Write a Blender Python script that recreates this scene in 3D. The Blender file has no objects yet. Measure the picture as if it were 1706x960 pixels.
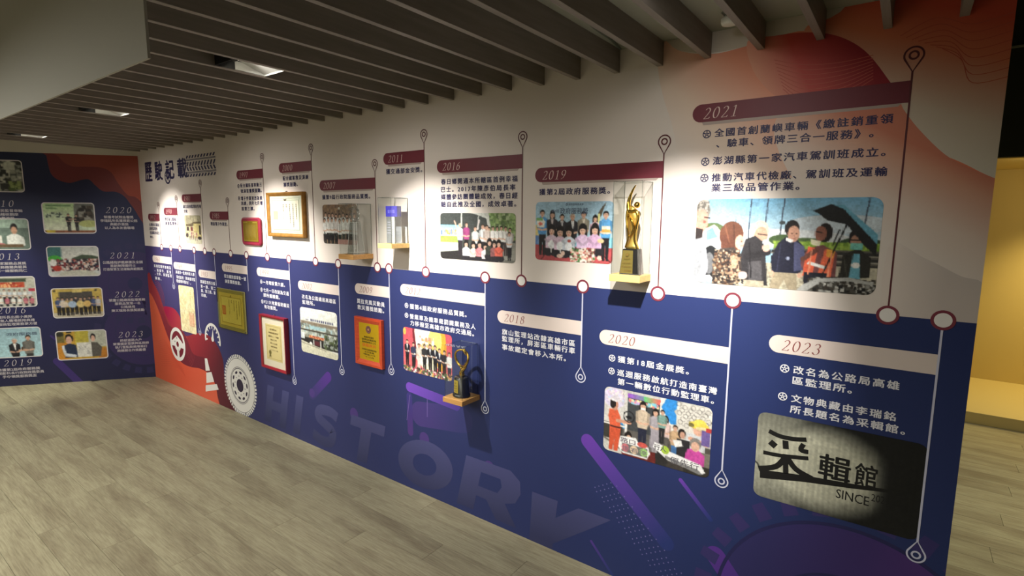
import bpy, bmesh, math, random
import numpy as np
from mathutils import Vector, Matrix

# ------------------------------------------------------------------ camera, world, lights, exposure
SC = bpy.context.scene
COL = SC.collection
R = random.Random(7)
FPX, CX, CY = 890.0, 853.0, 480.0
CAMZ = 1.75
def _axes():
    vh = np.array([-371.0 - CX, 352.0 - CY, FPX]); a = vh / np.linalg.norm(vh)
    vv = np.array([804 - CX, (FPX * FPX + (804 - CX) * (-371 - CX)) / 128.0, FPX]); b = vv / np.linalg.norm(vv)
    b = b - a * (a @ b); b /= np.linalg.norm(b)
    X = -a; Z = -b
    return X, np.cross(Z, X), Z
AX, AY, AZ = _axes()
def c2w(r):
    r = np.asarray(r, float)
    return np.array([r @ AX, r @ AY, r @ AZ])
cam_d = bpy.data.cameras.new('camera'); cam = bpy.data.objects.new('camera', cam_d); COL.objects.link(cam)
cam_d.sensor_width = 36.0; cam_d.lens = FPX / 1706.0 * 36.0; cam_d.clip_start = 0.05; cam_d.clip_end = 60
r_, u_, b_ = c2w((1, 0, 0)), c2w((0, -1, 0)), c2w((0, 0, -1))
M4 = Matrix(((r_[0], u_[0], b_[0], 0), (r_[1], u_[1], b_[1], 0), (r_[2], u_[2], b_[2], CAMZ), (0, 0, 0, 1)))
cam.matrix_world = M4
SC.camera = cam
SC.view_settings.view_transform = 'Standard'; SC.view_settings.look = 'None'
SC.view_settings.exposure = 0.25; SC.view_settings.gamma = 1.0; SC.view_settings.use_curve_mapping = False

w = bpy.data.worlds.new('world'); SC.world = w; w.use_nodes = True
w.node_tree.nodes['Background'].inputs[0].default_value = (1.0, 0.93, 0.80, 1)
w.node_tree.nodes['Background'].inputs[1].default_value = 0.03

def light(name, kind, loc, energy, color=(1, .93, .82), target=None, **kw):
    d = bpy.data.lights.new(name, kind); d.energy = energy; d.color = color
    for k, v in kw.items(): setattr(d, k, v)
    o = bpy.data.objects.new(name, d); COL.objects.link(o); o.location = loc
    if target is not None:
        o.rotation_euler = (Vector(target) - Vector(loc)).to_track_quat('-Z', 'Y').to_euler()
    return o
YW = 2.249                      # front face of the long timeline wall
ZC = 2.475                      # ceiling
ZS = 2.378                      # underside of the timber slats
WARM = (1.0, .95, .88)
SPOTS = [(-5.873, -5.64, 1.42), (-4.114, -3.78, 1.45), (-2.354, -2.22, 1.42), (-0.595, -0.78, 1.45)]
for i, (lx, tx, tz) in enumerate(SPOTS):      # each fitting: a beam and its wide spill
    light('spot_beam_light', 'SPOT', (lx, 1.262, 2.394), 215, WARM, (tx, YW, tz - .12), spot_size=math.radians(54), spot_blend=1.0, shadow_soft_size=.02)
    light('spot_spill_light', 'SPOT', (lx, 1.262, 2.392), 15, WARM, (tx, YW, 1.0), spot_size=math.radians(130), spot_blend=1.0, shadow_soft_size=.03)
# a downlight near the end wall, and soft room lights behind the visitor
light('end_wall_downlight', 'SPOT', (-6.98, 1.10, 2.36), 120, (1, .98, .80), (-7.0, 1.24, 0), spot_size=math.radians(42), spot_blend=1.0, shadow_soft_size=.05)
light('room_light', 'AREA', (-4.2, -1.2, 2.368), 128, (1, .975, .90), (-4.2, -1.0, 0), size=4.5, size_y=1.6, shape='RECTANGLE', spread=math.radians(165))
light('room_light', 'AREA', (-1.0, -1.9, 2.368), 44, (1, .975, .90), (-1.2, -.8, 0), size=2.2, size_y=1.4, shape='RECTANGLE', spread=math.radians(110))
light('niche_light', 'SPOT', (1.75, 6.80, 2.2), 130, (1, .78, .32), (1.2, 6.9, 0.1), spot_size=math.radians(95), spot_blend=.9, shadow_soft_size=.05)
light('niche_light', 'AREA', (1.6, 6.4, 2.2), 4.0, (1, .82, .42), (1.2, 7.2, 1.0), size=2.0, size_y=.15, shape='RECTANGLE')
light('passage_light', 'AREA', (1.0, 4.3, 4.0), 17, (1, .96, .74), (0.8, 4.1, 0), size=.6, size_y=.8, shape='RECTANGLE', spread=math.radians(80))

# ------------------------------------------------------------------ helpers
def lin(c):
    c = [x / 255.0 for x in c]
    return tuple(x / 12.92 if x <= .04045 else ((x + .055) / 1.055) ** 2.4 for x in c)
def lin4(c): return lin(c) + (1.0,)
MATS = {}
def mat(name, c, rough=.6, metal=0.0, spec=.4, emit=None, noise=0.0, nscale=20.0, nstretch=(1, 1, 1), bump=0.0):
    if name in MATS: return MATS[name]
    m = bpy.data.materials.new(name); m.use_nodes = True; MATS[name] = m
    nt = m.node_tree; b = nt.nodes['Principled BSDF']
    b.inputs['Base Color'].default_value = lin4(c); b.inputs['Roughness'].default_value = rough
    b.inputs['Metallic'].default_value = metal; b.inputs['Specular IOR Level'].default_value = spec
    if emit:
        b.inputs['Emission Color'].default_value = lin4(c); b.inputs['Emission Strength'].default_value = emit
    if noise > 0 or bump > 0:
        tc = nt.nodes.new('ShaderNodeTexCoord'); mp = nt.nodes.new('ShaderNodeMapping'); mp.inputs['Scale'].default_value = nstretch
        n = nt.nodes.new('ShaderNodeTexNoise'); n.inputs['Scale'].default_value = nscale; n.inputs['Detail'].default_value = 5
        nt.links.new(tc.outputs['Object'], mp.inputs[0]); nt.links.new(mp.outputs[0], n.inputs['Vector'])
        if noise > 0:
            r = nt.nodes.new('ShaderNodeValToRGB'); lc = lin(c)
            r.color_ramp.elements[0].position = .3; r.color_ramp.elements[1].position = .7
            r.color_ramp.elements[0].color = tuple(max(0, x * (1 - noise)) for x in lc) + (1,)
            r.color_ramp.elements[1].color = tuple(min(1, x * (1 + noise)) for x in lc) + (1,)
            nt.links.new(n.outputs['Fac'], r.inputs[0]); nt.links.new(r.outputs[0], b.inputs['Base Color'])
        if bump > 0:
            bp = nt.nodes.new('ShaderNodeBump'); bp.inputs['Strength'].default_value = bump; bp.inputs['Distance'].default_value = .002
            nt.links.new(n.outputs['Fac'], bp.inputs['Height']); nt.links.new(bp.outputs[0], b.inputs['Normal'])
    return m
def gradmat(name, p0, p1, stops, rough=.5):
    """printed colour running from world point p0 to p1; stops = [(t, rgb)...]"""
    if name in MATS: return MATS[name]
    m = bpy.data.materials.new(name); m.use_nodes = True; MATS[name] = m
    nt = m.node_tree; b = nt.nodes['Principled BSDF']; b.inputs['Roughness'].default_value = rough; b.inputs['Specular IOR Level'].default_value = .35
    p0 = Vector(p0); p1 = Vector(p1); d = p1 - p0; L = d.length; d.normalize()
    g = nt.nodes.new('ShaderNodeNewGeometry'); v = nt.nodes.new('ShaderNodeVectorMath'); v.operation = 'DOT_PRODUCT'
    v.inputs[1].default_value = d; mr = nt.nodes.new('ShaderNodeMapRange')
    mr.inputs['From Min'].default_value = p0.dot(d); mr.inputs['From Max'].default_value = p0.dot(d) + L
    r = nt.nodes.new('ShaderNodeValToRGB')
    e = r.color_ramp.elements
    while len(e) < len(stops): e.new(.5)
    for k, (t, c) in enumerate(stops): e[k].position = t; e[k].color = lin4(c)
    nt.links.new(g.outputs['Position'], v.inputs[0]); nt.links.new(v.outputs['Value'], mr.inputs['Value'])
    nt.links.new(mr.outputs[0], r.inputs[0]); nt.links.new(r.outputs[0], b.inputs['Base Color'])
    return m
def clearmat(name, tint=(245, 248, 247), fmul=1.0, ior=1.45):
    if name in MATS: return MATS[name]
    m = bpy.data.materials.new(name); m.use_nodes = True; MATS[name] = m
    nt = m.node_tree; nt.nodes.remove(nt.nodes['Principled BSDF']); out = nt.nodes['Material Output']
    t = nt.nodes.new('ShaderNodeBsdfTransparent'); t.inputs[0].default_value = lin4(tint)
    g = nt.nodes.new('ShaderNodeBsdfGlossy'); g.inputs['Roughness'].default_value = .03
    f = nt.nodes.new('ShaderNodeLayerWeight'); f.inputs[0].default_value = .5
    pw = nt.nodes.new('ShaderNodeMath'); pw.operation = 'POWER'; pw.inputs[1].default_value = 4.0
    k = nt.nodes.new('ShaderNodeMath'); k.operation = 'MULTIPLY_ADD'; k.inputs[1].default_value = .8 * fmul; k.inputs[2].default_value = .035 * fmul; k.use_clamp = True
    x = nt.nodes.new('ShaderNodeMixShader')
    nt.links.new(f.outputs['Facing'], pw.inputs[0]); nt.links.new(pw.outputs[0], k.inputs[0]); nt.links.new(k.outputs[0], x.inputs[0]); nt.links.new(t.outputs[0], x.inputs[1]); nt.links.new(g.outputs[0], x.inputs[2])
    nt.links.new(x.outputs[0], out.inputs[0])
    return m
def tag(o, label=None, cat=None, group=None, kind=None):
    if label: o['label'] = label
    if cat: o['category'] = cat
    if group: o['group'] = group
    if kind: o['kind'] = kind
    return o
def empty(name, loc, label, cat, group=None):
    o = bpy.data.objects.new(name, None); COL.objects.link(o); o.location = loc; o.empty_display_size = .05
    return tag(o, label, cat, group)
def link(name, me, parent=None, m=None, world=True):
    o = bpy.data.objects.new(name, me); COL.objects.link(o)
    if m is not None:
        me.materials.clear(); me.materials.append(m)
    if parent is not None:
        o.parent = parent
        if world: o.matrix_parent_inverse = Matrix.Translation(-world_loc(parent))
    return o
def world_loc(o):
    v = Vector((0, 0, 0))
    p = o
    while p is not None:
        v = v + p.location
        if p.parent is not None: v = v + p.matrix_parent_inverse.translation
        p = p.parent
    return v
def bm_obj(name, bm, m, parent=None, smooth=False):
    me = bpy.data.meshes.new(name); bm.normal_update(); bm.to_mesh(me); bm.free()
    if smooth:
        for p in me.polygons: p.use_smooth = True
    return link(name, me, parent, m)
def add_box(bm, x0, y0, z0, x1, y1, z1, bev=0):
    vs = [bm.verts.new(p) for p in ((x0, y0, z0), (x1, y0, z0), (x1, y1, z0), (x0, y1, z0), (x0, y0, z1), (x1, y0, z1), (x1, y1, z1), (x0, y1, z1))]
    fs = [bm.faces.new([vs[i] for i in f]) for f in ((3, 2, 1, 0), (4, 5, 6, 7), (0, 1, 5, 4), (1, 2, 6, 5), (2, 3, 7, 6), (3, 0, 4, 7))]
    if bev > 0:
        es = list({e for f in fs for e in f.edges}); bmesh.ops.bevel(bm, geom=es, offset=bev, segments=2, affect='EDGES', profile=.6)
def box(name, x0, y0, z0, x1, y1, z1, m, parent=None, bev=0):
    bm = bmesh.new(); add_box(bm, x0, y0, z0, x1, y1, z1, bev); return bm_obj(name, bm, m, parent)
def add_loft(bm, rings, cap=True):
    rs = [[bm.verts.new(p) for p in r] for r in rings]; n = len(rs[0])
    for a, b in zip(rs[:-1], rs[1:]):
        for i in range(n): bm.faces.new((a[i], a[(i + 1) % n], b[(i + 1) % n], b[i]))
    if cap:
        bm.faces.new(list(reversed(rs[0]))); bm.faces.new(rs[-1])
def add_tube(bm, pts, radii, n=12, flat=1.0, flatdir=None, closed=False):
    pts = [Vector(p) for p in pts]
    if not hasattr(radii, '__len__'): radii = [radii] * len(pts)
    rings = []; N = len(pts); ref = Vector((0, 0, 1)); prev = None
    for i, p in enumerate(pts):
        if closed: t = pts[(i + 1) % N] - pts[i - 1]
        else: t = pts[min(i + 1, N - 1)] - pts[max(i - 1, 0)]
        t.normalize()
        if flatdir is not None: a = Vector(flatdir); a = a - t * a.dot(t)
        elif prev is None: a = t.cross(ref if abs(t.z) < .9 else Vector((1, 0, 0)))
        else: a = prev - t * prev.dot(t)
        a.normalize(); prev = a; b = t.cross(a)
        rings.append([p + a * (math.cos(k * 2 * math.pi / n) * radii[i] * flat) + b * (math.sin(k * 2 * math.pi / n) * radii[i]) for k in range(n)])
    if closed:
        rs = [[bm.verts.new(q) for q in r] for r in rings]
        for i in range(N):
            a, b = rs[i], rs[(i + 1) % N]
            for k in range(n): bm.faces.new((a[k], a[(k + 1) % n], b[(k + 1) % n], b[k]))
    else: add_loft(bm, rings)
def add_cyl(bm, c, r0, r1, h, n=24, axis='z'):
    c = Vector(c); rings = []
    for t, r in ((0, r0), (1, r1)):
        ring = []
        for k in range(n):
            a = k * 2 * math.pi / n; ca, sa = math.cos(a) * r, math.sin(a) * r
            if axis == 'z': ring.append(c + Vector((ca, sa, h * t)))
            else: ring.append(c + Vector((ca, h * t, -sa)) if h > 0 else c + Vector((ca, h * t, sa)))
        rings.append(ring)
    add_loft(bm, rings)
def spline(pts, seg=6, closed=False):
    out = []; n = len(pts)
    rng = range(n) if closed else range(n - 1)
    for i in rng:
        p0 = pts[i - 1] if (closed or i > 0) else pts[0]; p1 = pts[i]; p2 = pts[(i + 1) % n]
        p3 = pts[(i + 2) % n] if (closed or i + 2 < n) else pts[-1]
        for s in range(seg):
            t = s / seg
            out.append(tuple(.5 * ((2 * b) + (-a + c) * t + (2 * a - 5 * b + 4 * c - d) * t * t + (-a + 3 * b - 3 * c + d) * t ** 3) for a, b, c, d in zip(p0, p1, p2, p3)))
    if not closed: out.append(tuple(pts[-1]))
    return out

# ---- frames of the two printed walls: u runs to the right as read, v is height, d stands off the wall
class Frame:
    def __init__(s, O, U): s.O = Vector(O); s.U = Vector(U).normalized(); s.N = s.U.cross(Vector((0, 0, 1)))
    def at(s, u, v, d=0.0): return s.O + s.U * u + Vector((0, 0, v)) + s.N * d
    def P(s, px, py):
        """wall coordinates of a spot measured in the photograph (perspective undone onto this wall plane)"""
        r = Vector(c2w((px - CX, py - CY, FPX))); o = Vector((0, 0, CAMZ))
        k = (s.O - o).dot(s.N) / r.dot(s.N); q = o + r * k - s.O
        return (q.dot(s.U), q.z)
MAIN = Frame((0, YW, 0), (1, 0, 0))
CORNER = Vector((-6.429, YW, 0))
LEFT = Frame(CORNER, (.61382, .78945, 0))
LM = 0.0004
class Flat:
    """flat print: polygons in wall coordinates, gathered into one mesh"""
    def __init__(s, fr=MAIN): s.fr = fr; s.v = []; s.f = []
    def poly(s, pts):
        n = len(s.v); e = (len(s.f) % 7) * 2.2e-5; s.v += [(p[0], p[1], e) for p in pts]; s.f.append(list(range(n, n + len(pts)))); return s
    def px(s, pts, smooth=0, closed=True):
        q = [s.fr.P(*p) for p in pts]
        if smooth: q = spline(q, smooth, closed)
        return s.poly(q)
    def rect(s, u0, v0, u1, v1): return s.poly([(u0, v0), (u1, v0), (u1, v1), (u0, v1)])
    def disc(s, u, v, r, n=28, ry=None): return s.poly([(u + r * math.cos(k * 2 * math.pi / n), v + (ry or r) * math.sin(k * 2 * math.pi / n)) for k in range(n)])
    def ring(s, u, v, r0, r1, a0=0, a1=360, n=36):
        for k in range(n):
            A, B = math.radians(a0 + (a1 - a0) * k / n), math.radians(a0 + (a1 - a0) * (k + 1) / n)
            s.poly([(u + r0 * math.cos(A), v + r0 * math.sin(A)), (u + r1 * math.cos(A), v + r1 * math.sin(A)), (u + r1 * math.cos(B), v + r1 * math.sin(B)), (u + r0 * math.cos(B), v + r0 * math.sin(B))])
        return s
    def stroke(s, pts, wd, closed=False):
        n = len(pts); L = []; Rr = []
        for i in range(n):
            if closed: a, b = pts[i - 1], pts[(i + 1) % n]
            else: a, b = pts[max(i - 1, 0)], pts[min(i + 1, n - 1)]
            dx, dy = b[0] - a[0], b[1] - a[1]; l = math.hypot(dx, dy) or 1
            nx, ny = -dy / l * wd / 2, dx / l * wd / 2
            L.append((pts[i][0] + nx, pts[i][1] + ny)); Rr.append((pts[i][0] - nx, pts[i][1] - ny))
        for i in range(n if closed else n - 1):
            j = (i + 1) % n; s.poly([Rr[i], Rr[j], L[j], L[i]])
        return s
    def capsule(s, p, q, wd, n=10):
        a = math.atan2(q[1] - p[1], q[0] - p[0]); r = wd / 2
        return s.poly([(p[0] + r * math.cos(a + math.pi / 2 + math.pi * k / n), p[1] + r * math.sin(a + math.pi / 2 + math.pi * k / n)) for k in range(n + 1)] +
                      [(q[0] + r * math.cos(a - math.pi / 2 + math.pi * k / n), q[1] + r * math.sin(a - math.pi / 2 + math.pi * k / n)) for k in range(n + 1)])
    def clip(s, u0=-99, v0=-99, u1=99, v1=99):
        """cut every polygon to a box (the print stops at the edges of the wall)"""
        out_v = []; out_f = []
        for f in s.f:
            P = [s.v[i] for i in f]
            for ax, lim, sg in ((0, u0, 1), (0, u1, -1), (1, v0, 1), (1, v1, -1)):
                Q = []
                for i in range(len(P)):
                    a, b = P[i - 1], P[i]; ia, ib = sg * (a[ax] - lim) >= 0, sg * (b[ax] - lim) >= 0
                    if ia != ib:
                        t = (lim - a[ax]) / (b[ax] - a[ax]); Q.append((a[0] + (b[0] - a[0]) * t, a[1] + (b[1] - a[1]) * t) + tuple(b[2:3]))
                    if ib: Q.append(b)
                P = Q
                if len(P) < 3: break
            if len(P) >= 3:
                n = len(out_v); out_v += P; out_f.append(list(range(n, n + len(P))))
        s.v, s.f = out_v, out_f; return s
    def build(s, name, layer, m, parent):
        me = bpy.data.meshes.new(name); d = layer * LM
        me.from_pydata([tuple(s.fr.at(q[0], q[1], d + (q[2] if len(q) > 2 else 0))) for q in s.v], [], s.f); me.update()
        return link(name, me, parent, m)

# ---- lettering: Blender's own font turned into meshes (flat print)
def text_mesh_pts(body, size, bold=0.0, res=2, shear=0.0, space=1.0):
    c = bpy.data.curves.new('lettering', 'FONT'); c.body = body; c.size = size; c.resolution_u = res; c.space_character = space; c.shear = shear; c.fill_mode = 'FRONT'
    o = bpy.data.objects.new('lettering', c); COL.objects.link(o)
    dg = bpy.context.evaluated_depsgraph_get(); dg.update()
    me = o.evaluated_get(dg).to_mesh()
    v = [(p.co.x, p.co.y) for p in me.vertices]; f = [list(p.vertices) for p in me.polygons]
    o.evaluated_get(dg).to_mesh_clear()
    bpy.data.objects.remove(o); bpy.data.curves.remove(c)
    if bold > 0 and v:      # thicken the strokes by laying shifted copies over each other
        k = bold * size; v0, f0 = v, f; v, f = [], []
        for j, (dx, dy) in enumerate(((-k, 0), (k, 0), (0, -k * .7), (0, k * .7))):
            n = len(v); v += [(a + dx, b + dy, j * 4e-5) for a, b in v0]; f += [[i + n for i in q] for q in f0]
    return v, f
def put_text(fl, body, u0, u1, vc, em=None, bold=.012, res=2, shear=0.0, rise=None, fit=True, space=1.0):
    """set a line from u0 to u1, centred on height vc"""
    size = em or (u1 - u0) / max(1, len(body)) * .98
    v, f = text_mesh_pts(body, size, bold, res, shear, space)
    if not v: return
    xs = [p[0] for p in v]; ys = [p[1] for p in v]
    x0, x1 = min(xs), max(xs); k = (u1 - u0) / (x1 - x0) if fit else 1.0
    off = vc - (.38 * size if rise is None else rise * size)
    n = len(fl.v); fl.v += [(u0 + (p[0] - x0) * k, off + p[1]) + tuple(p[2:3]) for p in v]; fl.f += [[i + n for i in q] for q in f]

# ---- slanted serif numerals drawn with a broad nib
def _arc(cx, cy, rx, ry, a0, a1, n=10): return [(cx + rx * math.cos(math.radians(a0 + (a1 - a0) * k / n)), cy + ry * math.sin(math.radians(a0 + (a1 - a0) * k / n))) for k in range(n + 1)]
DIG = {
 '0': [_arc(.28, .5, .24, .48, 0, 360, 22)],
 '1': [[(.12, .86), (.3, .97), (.3, .03)], [(.1, .02), (.5, .02)]],
 '2': [_arc(.27, .74, .2, .23, 165, -20, 10) + [(.3, .38), (.05, .03), (.5, .03), (.54, .16)]],
 '3': [_arc(.25, .76, .19, .21, 160, -85, 10), _arc(.24, .28, .24, .27, 85, -160, 12)],
 '5': [[(.5, .96), (.17, .96), (.13, .58)], _arc(.25, .31, .25, .29, 115, -150, 12)],
 '6': [[(.48, .97), (.25, .85), (.1, .6), (.05, .35)], _arc(.28, .29, .23, .28, 180, -180, 18)],
 '7': [[(.08, .82), (.1, .95), (.52, .95), (.2, .02)]],
 '8': [_arc(.28, .75, .18, .22, 0, 360, 16), _arc(.28, .27, .23, .27, 0, 360, 16)],
 '9': [_arc(.28, .7, .23, .28, 0, 360, 18), [(.51, .64), (.46, .4), (.31, .15), (.08, .02)]],
}
def put_year(fl, year, u0, vc, h, adv=.80, slant=.22, nib=.105, sp=None):
    for i, ch in enumerate(year):
        for st in DIG[ch]:
            q = [(u0 + (i * adv + x + slant * (y - .5)) * h, vc + (y - .5) * h) for x, y in st]
            a, b = nib * h / 2, nib * h * .16
            for (x0, y0), (x1, y1) in zip(q[:-1], q[1:]):
                fl.poly([(x0 - a, y0 - b), (x0 + a, y0 + b), (x1 + a, y1 + b), (x1 - a, y1 - b)])
                fl.stroke([(x0, y0), (x1, y1)], nib * h * .33)
def wheel_icon(fl, u, v, r):
    fl.ring(u, v, r * .78, r, n=18); fl.ring(u, v, r * .14, r * .30, n=10)
    for k in range(5):
        a = math.radians(90 + 72 * k)
        fl.stroke([(u + math.cos(a) * r * .25, v + math.sin(a) * r * .25), (u + math.cos(a) * r * .8, v + math.sin(a) * r * .8)], r * .22)
def pin_icon(fl, u, v, up, r=.026, wd=.0055):
    """ring with a point: point down (up=True, top row) or point up (bottom row)"""
    s = -1 if up else 1; L = r * 2.0
    pts = []
    for k in range(25):
        a = math.radians(-35 + 250 * k / 24)
        pts.append((u + r * math.cos(a), v - s * r * math.sin(a)))
    pts.append((u, v + s * L))
    fl.stroke(pts, wd, closed=True); fl.ring(u, v, r * .34, r * .34 + wd * 1.1, n=18)
    return v + s * L

# ------------------------------------------------------------------ the setting
M_WALLPAINT = mat('wall paint white', (205, 200, 186), .7, noise=.02, nscale=3)
M_CEIL = mat('ceiling paint', (160, 162, 146), .8)
M_SLATS = mat('slat timber', (132, 124, 116), .55, noise=.12, nscale=9, nstretch=(6, .5, 6))
X0, XE = -6.429, .208

floor = tag(box('floor', -9, -4.2, -.06, 4.5, 9.5, -.006, mat('floor screed', (95, 88, 74), .9)), kind='structure')
mp = bpy.data.materials.new('vinyl plank'); mp.use_nodes = True; nt = mp.node_tree; bs = nt.nodes['Principled BSDF']
tc = nt.nodes.new('ShaderNodeTexCoord'); oi = nt.nodes.new('ShaderNodeObjectInfo'); va = nt.nodes.new('ShaderNodeVectorMath'); va.operation = 'ADD'
sc_ = nt.nodes.new('ShaderNodeVectorMath'); sc_.operation = 'SCALE'; sc_.inputs[0].default_value = (37, 19, 11)
nt.links.new(oi.outputs['Random'], sc_.inputs['Scale']); nt.links.new(tc.outputs['Object'], va.inputs[0]); nt.links.new(sc_.outputs[0], va.inputs[1])
def _noise(scale, stretch, detail, rough=.55, dist=0.0):
    m1 = nt.nodes.new('ShaderNodeMapping'); m1.inputs['Scale'].default_value = stretch
    n1 = nt.nodes.new('ShaderNodeTexNoise'); n1.inputs['Scale'].default_value = scale; n1.inputs['Detail'].default_value = detail; n1.inputs['Roughness'].default_value = rough; n1.inputs['Distortion'].default_value = dist
    nt.links.new(va.outputs[0], m1.inputs[0]); nt.links.new(m1.outputs[0], n1.inputs['Vector']); return n1
n1 = _noise(1.5, (.8, 4.5, 1), 4, .55, .5); n2 = _noise(5.0, (1.6, 30.0, 1), 5, .7, .2)
r1 = nt.nodes.new('ShaderNodeValToRGB'); r1.color_ramp.elements[0].position = .30; r1.color_ramp.elements[1].position = .56
r1.color_ramp.elements[0].color = lin4((138, 128, 104)); r1.color_ramp.elements[1].color = lin4((170, 163, 134))
r2 = nt.nodes.new('ShaderNodeValToRGB'); r2.color_ramp.elements[0].position = .34; r2.color_ramp.elements[1].position = .6
r2.color_ramp.elements[0].color = lin4((182, 176, 168)); r2.color_ramp.elements[1].color = (1, 1, 1, 1)
mx = nt.nodes.new('ShaderNodeMix'); mx.data_type = 'RGBA'; mx.blend_type = 'MULTIPLY'; mx.inputs[0].default_value = .6
hs = nt.nodes.new('ShaderNodeHueSaturation'); mr = nt.nodes.new('ShaderNodeMapRange'); mr.inputs['To Min'].default_value = .96; mr.inputs['To Max'].default_value = 1.03
nt.links.new(n1.outputs['Fac'], r1.inputs[0]); nt.links.new(n2.outputs['Fac'], r2.inputs[0]); nt.links.new(r1.outputs[0], mx.inputs[6]); nt.links.new(r2.outputs[0], mx.inputs[7])
nt.links.new(oi.outputs['Random'], mr.inputs['Value']); nt.links.new(mr.outputs[0], hs.inputs['Value']); nt.links.new(mx.outputs[2], hs.inputs['Color']); nt.links.new(hs.outputs[0], bs.inputs['Base Color'])
bs.inputs['Roughness'].default_value = .48; bs.inputs['Specular IOR Level'].default_value = .35
bpn = nt.nodes.new('ShaderNodeBump'); bpn.inputs['Strength'].default_value = .12; bpn.inputs['Distance'].default_value = .001
nt.links.new(n2.outputs['Fac'], bpn.inputs['Height']); nt.links.new(bpn.outputs[0], bs.inputs['Normal'])
PLX, PLY = 1.22, .159
bm = bmesh.new(); add_box(bm, .0006, .0006, -.0055, PLX - .0006, PLY - .0006, 0, .0009)
plank_me = bpy.data.meshes.new('plank'); bm.to_mesh(plank_me); bm.free(); plank_me.materials.append(mp)
npl = 0
def in_room(xa, xb, yc):
    if yc < YW:                     # main room: keep within the two printed walls
        s = (YW - yc) / .78945
        return xb > X0 - .61382 * s and xa < 1.4
    return xb > -.6 and xa < 2.6
row = 0; y = -.45
while y < 5.95:
    off = (row * .437) % PLX; x = -9.2 + off
    while x < 2.6:
        if in_room(x, x + PLX, y + PLY / 2) and npl < 300 and not (y < .3 and x < -6.5):
            if y + PLY < YW + .05 or x > -.75:
                p = bpy.data.objects.new('plank', plank_me); COL.objects.link(p); p.parent = floor; p.location = (x, y, 0); npl += 1
        x += PLX
    y += PLY; row += 1

def cut_box(name, pts, z0, z1, m, kind='structure'):
    bm = bmesh.new(); a = [bm.verts.new((x, y, z0)) for x, y in pts]; b = [bm.verts.new((x, y, z1)) for x, y in pts]; n = len(pts)
    bm.faces.new(list(reversed(a))); bm.faces.new(b)
    for i in range(n): bm.faces.new((a[i], a[(i + 1) % n], b[(i + 1) % n], b[i]))
    bmesh.ops.recalc_face_normals(bm, faces=bm.faces)
    return tag(bm_obj(name, bm, m), kind=kind)
wall = cut_box('wall_right', [(X0, YW), (XE, YW), (XE, YW + .12), (X0, YW + .12)], 0, ZC, M_WALLPAINT)
EL = LEFT.at(-3.4, 0)
wl = cut_box('wall_left', [(X0, YW), (X0, YW + .12), (X0 - .12, YW + .12), (EL.x - .12, EL.y), (EL.x, EL.y)], 0, ZC, M_WALLPAINT)
wr = cut_box('wall_rear', [(-9, -3.9), (4.3, -3.9), (4.3, -3.78), (-9, -3.78)], 0, ZC, M_WALLPAINT)
we = cut_box('wall_near', [(3.0, -3.78), (3.12, -3.78), (3.12, 9), (3.0, 9)], 0, 4.1, mat('dark wall paint', (64, 64, 56), .8))
wf = cut_box('wall_end', [(-.9, YW + .12), (-.78, YW + .12), (-.78, 9), (-.9, 9)], 0, 4.1, mat('dark wall paint', (64, 64, 56), .8))
ceil = cut_box('ceiling', [(-9, -3.9), (4.3, -3.9), (4.3, YW + .12), (-9, YW + .12)], ZC, ZC + .08, M_CEIL)
# slats: one board each, hung under the ceiling and running square to the long wall
bm = bmesh.new(); add_box(bm, -.0125, -5.9, 0, .0125, 0, .097, .0012)
slat_me = bpy.data.meshes.new('slat'); bm.to_mesh(slat_me); bm.free(); slat_me.materials.append(M_SLATS)
def short_slat(n, ln):
    bm = bmesh.new(); add_box(bm, -.0125, -ln, 0, .0125, 0, .097, .0012); me = bpy.data.meshes.new(n); bm.to_mesh(me); bm.free(); me.materials.append(M_SLATS); return me
slat_short = short_slat('slat', YW - .529)
SP = .1955; SX0 = -.497
slat_x = [SX0 + SP * k for k in range(-30, 5)]
for x in slat_x:
    if x > XE + .1: continue
    yb = YW
    if x < X0: yb = LEFT.at((x - X0) / .61382, 0).y
    sm = slat_me if x > -1.38 else (slat_short if x >= X0 else short_slat('slat', yb - .529))
    o = bpy.data.objects.new('slat', sm); COL.objects.link(o); o.parent = ceil; o.location = (x, yb - .001, ZS)
cut_box('wall_above', [(-.78, YW + .001), (3.0, YW + .001), (3.0, YW + .11), (-.78, YW + .11)], ZC + .081, 4.1, mat('dark wall paint', (64, 64, 56), .8))
bulk = tag(box('wall_bulkhead', -8.2, .52, 2.092, -1.385, .526, ZC, mat('bulkhead paint', (178, 176, 166), .8)), kind='structure')

# the lit niche in the next room
M_NICHE = mat('niche plaster', (222, 200, 138), .75, noise=.03, nscale=2, nstretch=(1, 1, .2))
cut_box('wall_niche', [(-.78, 7.3), (3.0, 7.3), (3.0, 7.42), (-.78, 7.42)], 0, 2.3, M_NICHE)
cut_box('trim_niche_head', [(-.78, 5.95), (3.0, 5.95), (3.0, 7.3), (-.78, 7.3)], 2.25, 2.34, M_NICHE)
cut_box('wall_fascia', [(-.78, 5.86), (3.0, 5.86), (3.0, 5.95), (-.78, 5.95)], 2.25, 4.2, mat('dark fascia', (66, 68, 58), .8))
cut_box('ceiling_far', [(-.9, YW), (3.1, YW), (3.1, 5.95), (-.9, 5.95)], 4.1, 4.2, mat('dark fascia', (66, 68, 58), .8))
cut_box('trim_conduit', [(-.78, 5.84), (3.0, 5.84), (3.0, 5.858), (-.78, 5.858)], 3.085, 3.10, M_CEIL)
pf = box('niche_platform', -.77, 5.95, 0, 2.99, 7.299, .10, mat('platform laminate', (205, 186, 128), .5), bev=.004)
tag(pf, 'low cream platform under warm light in the niche beyond the wall end', 'platform')

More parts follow.
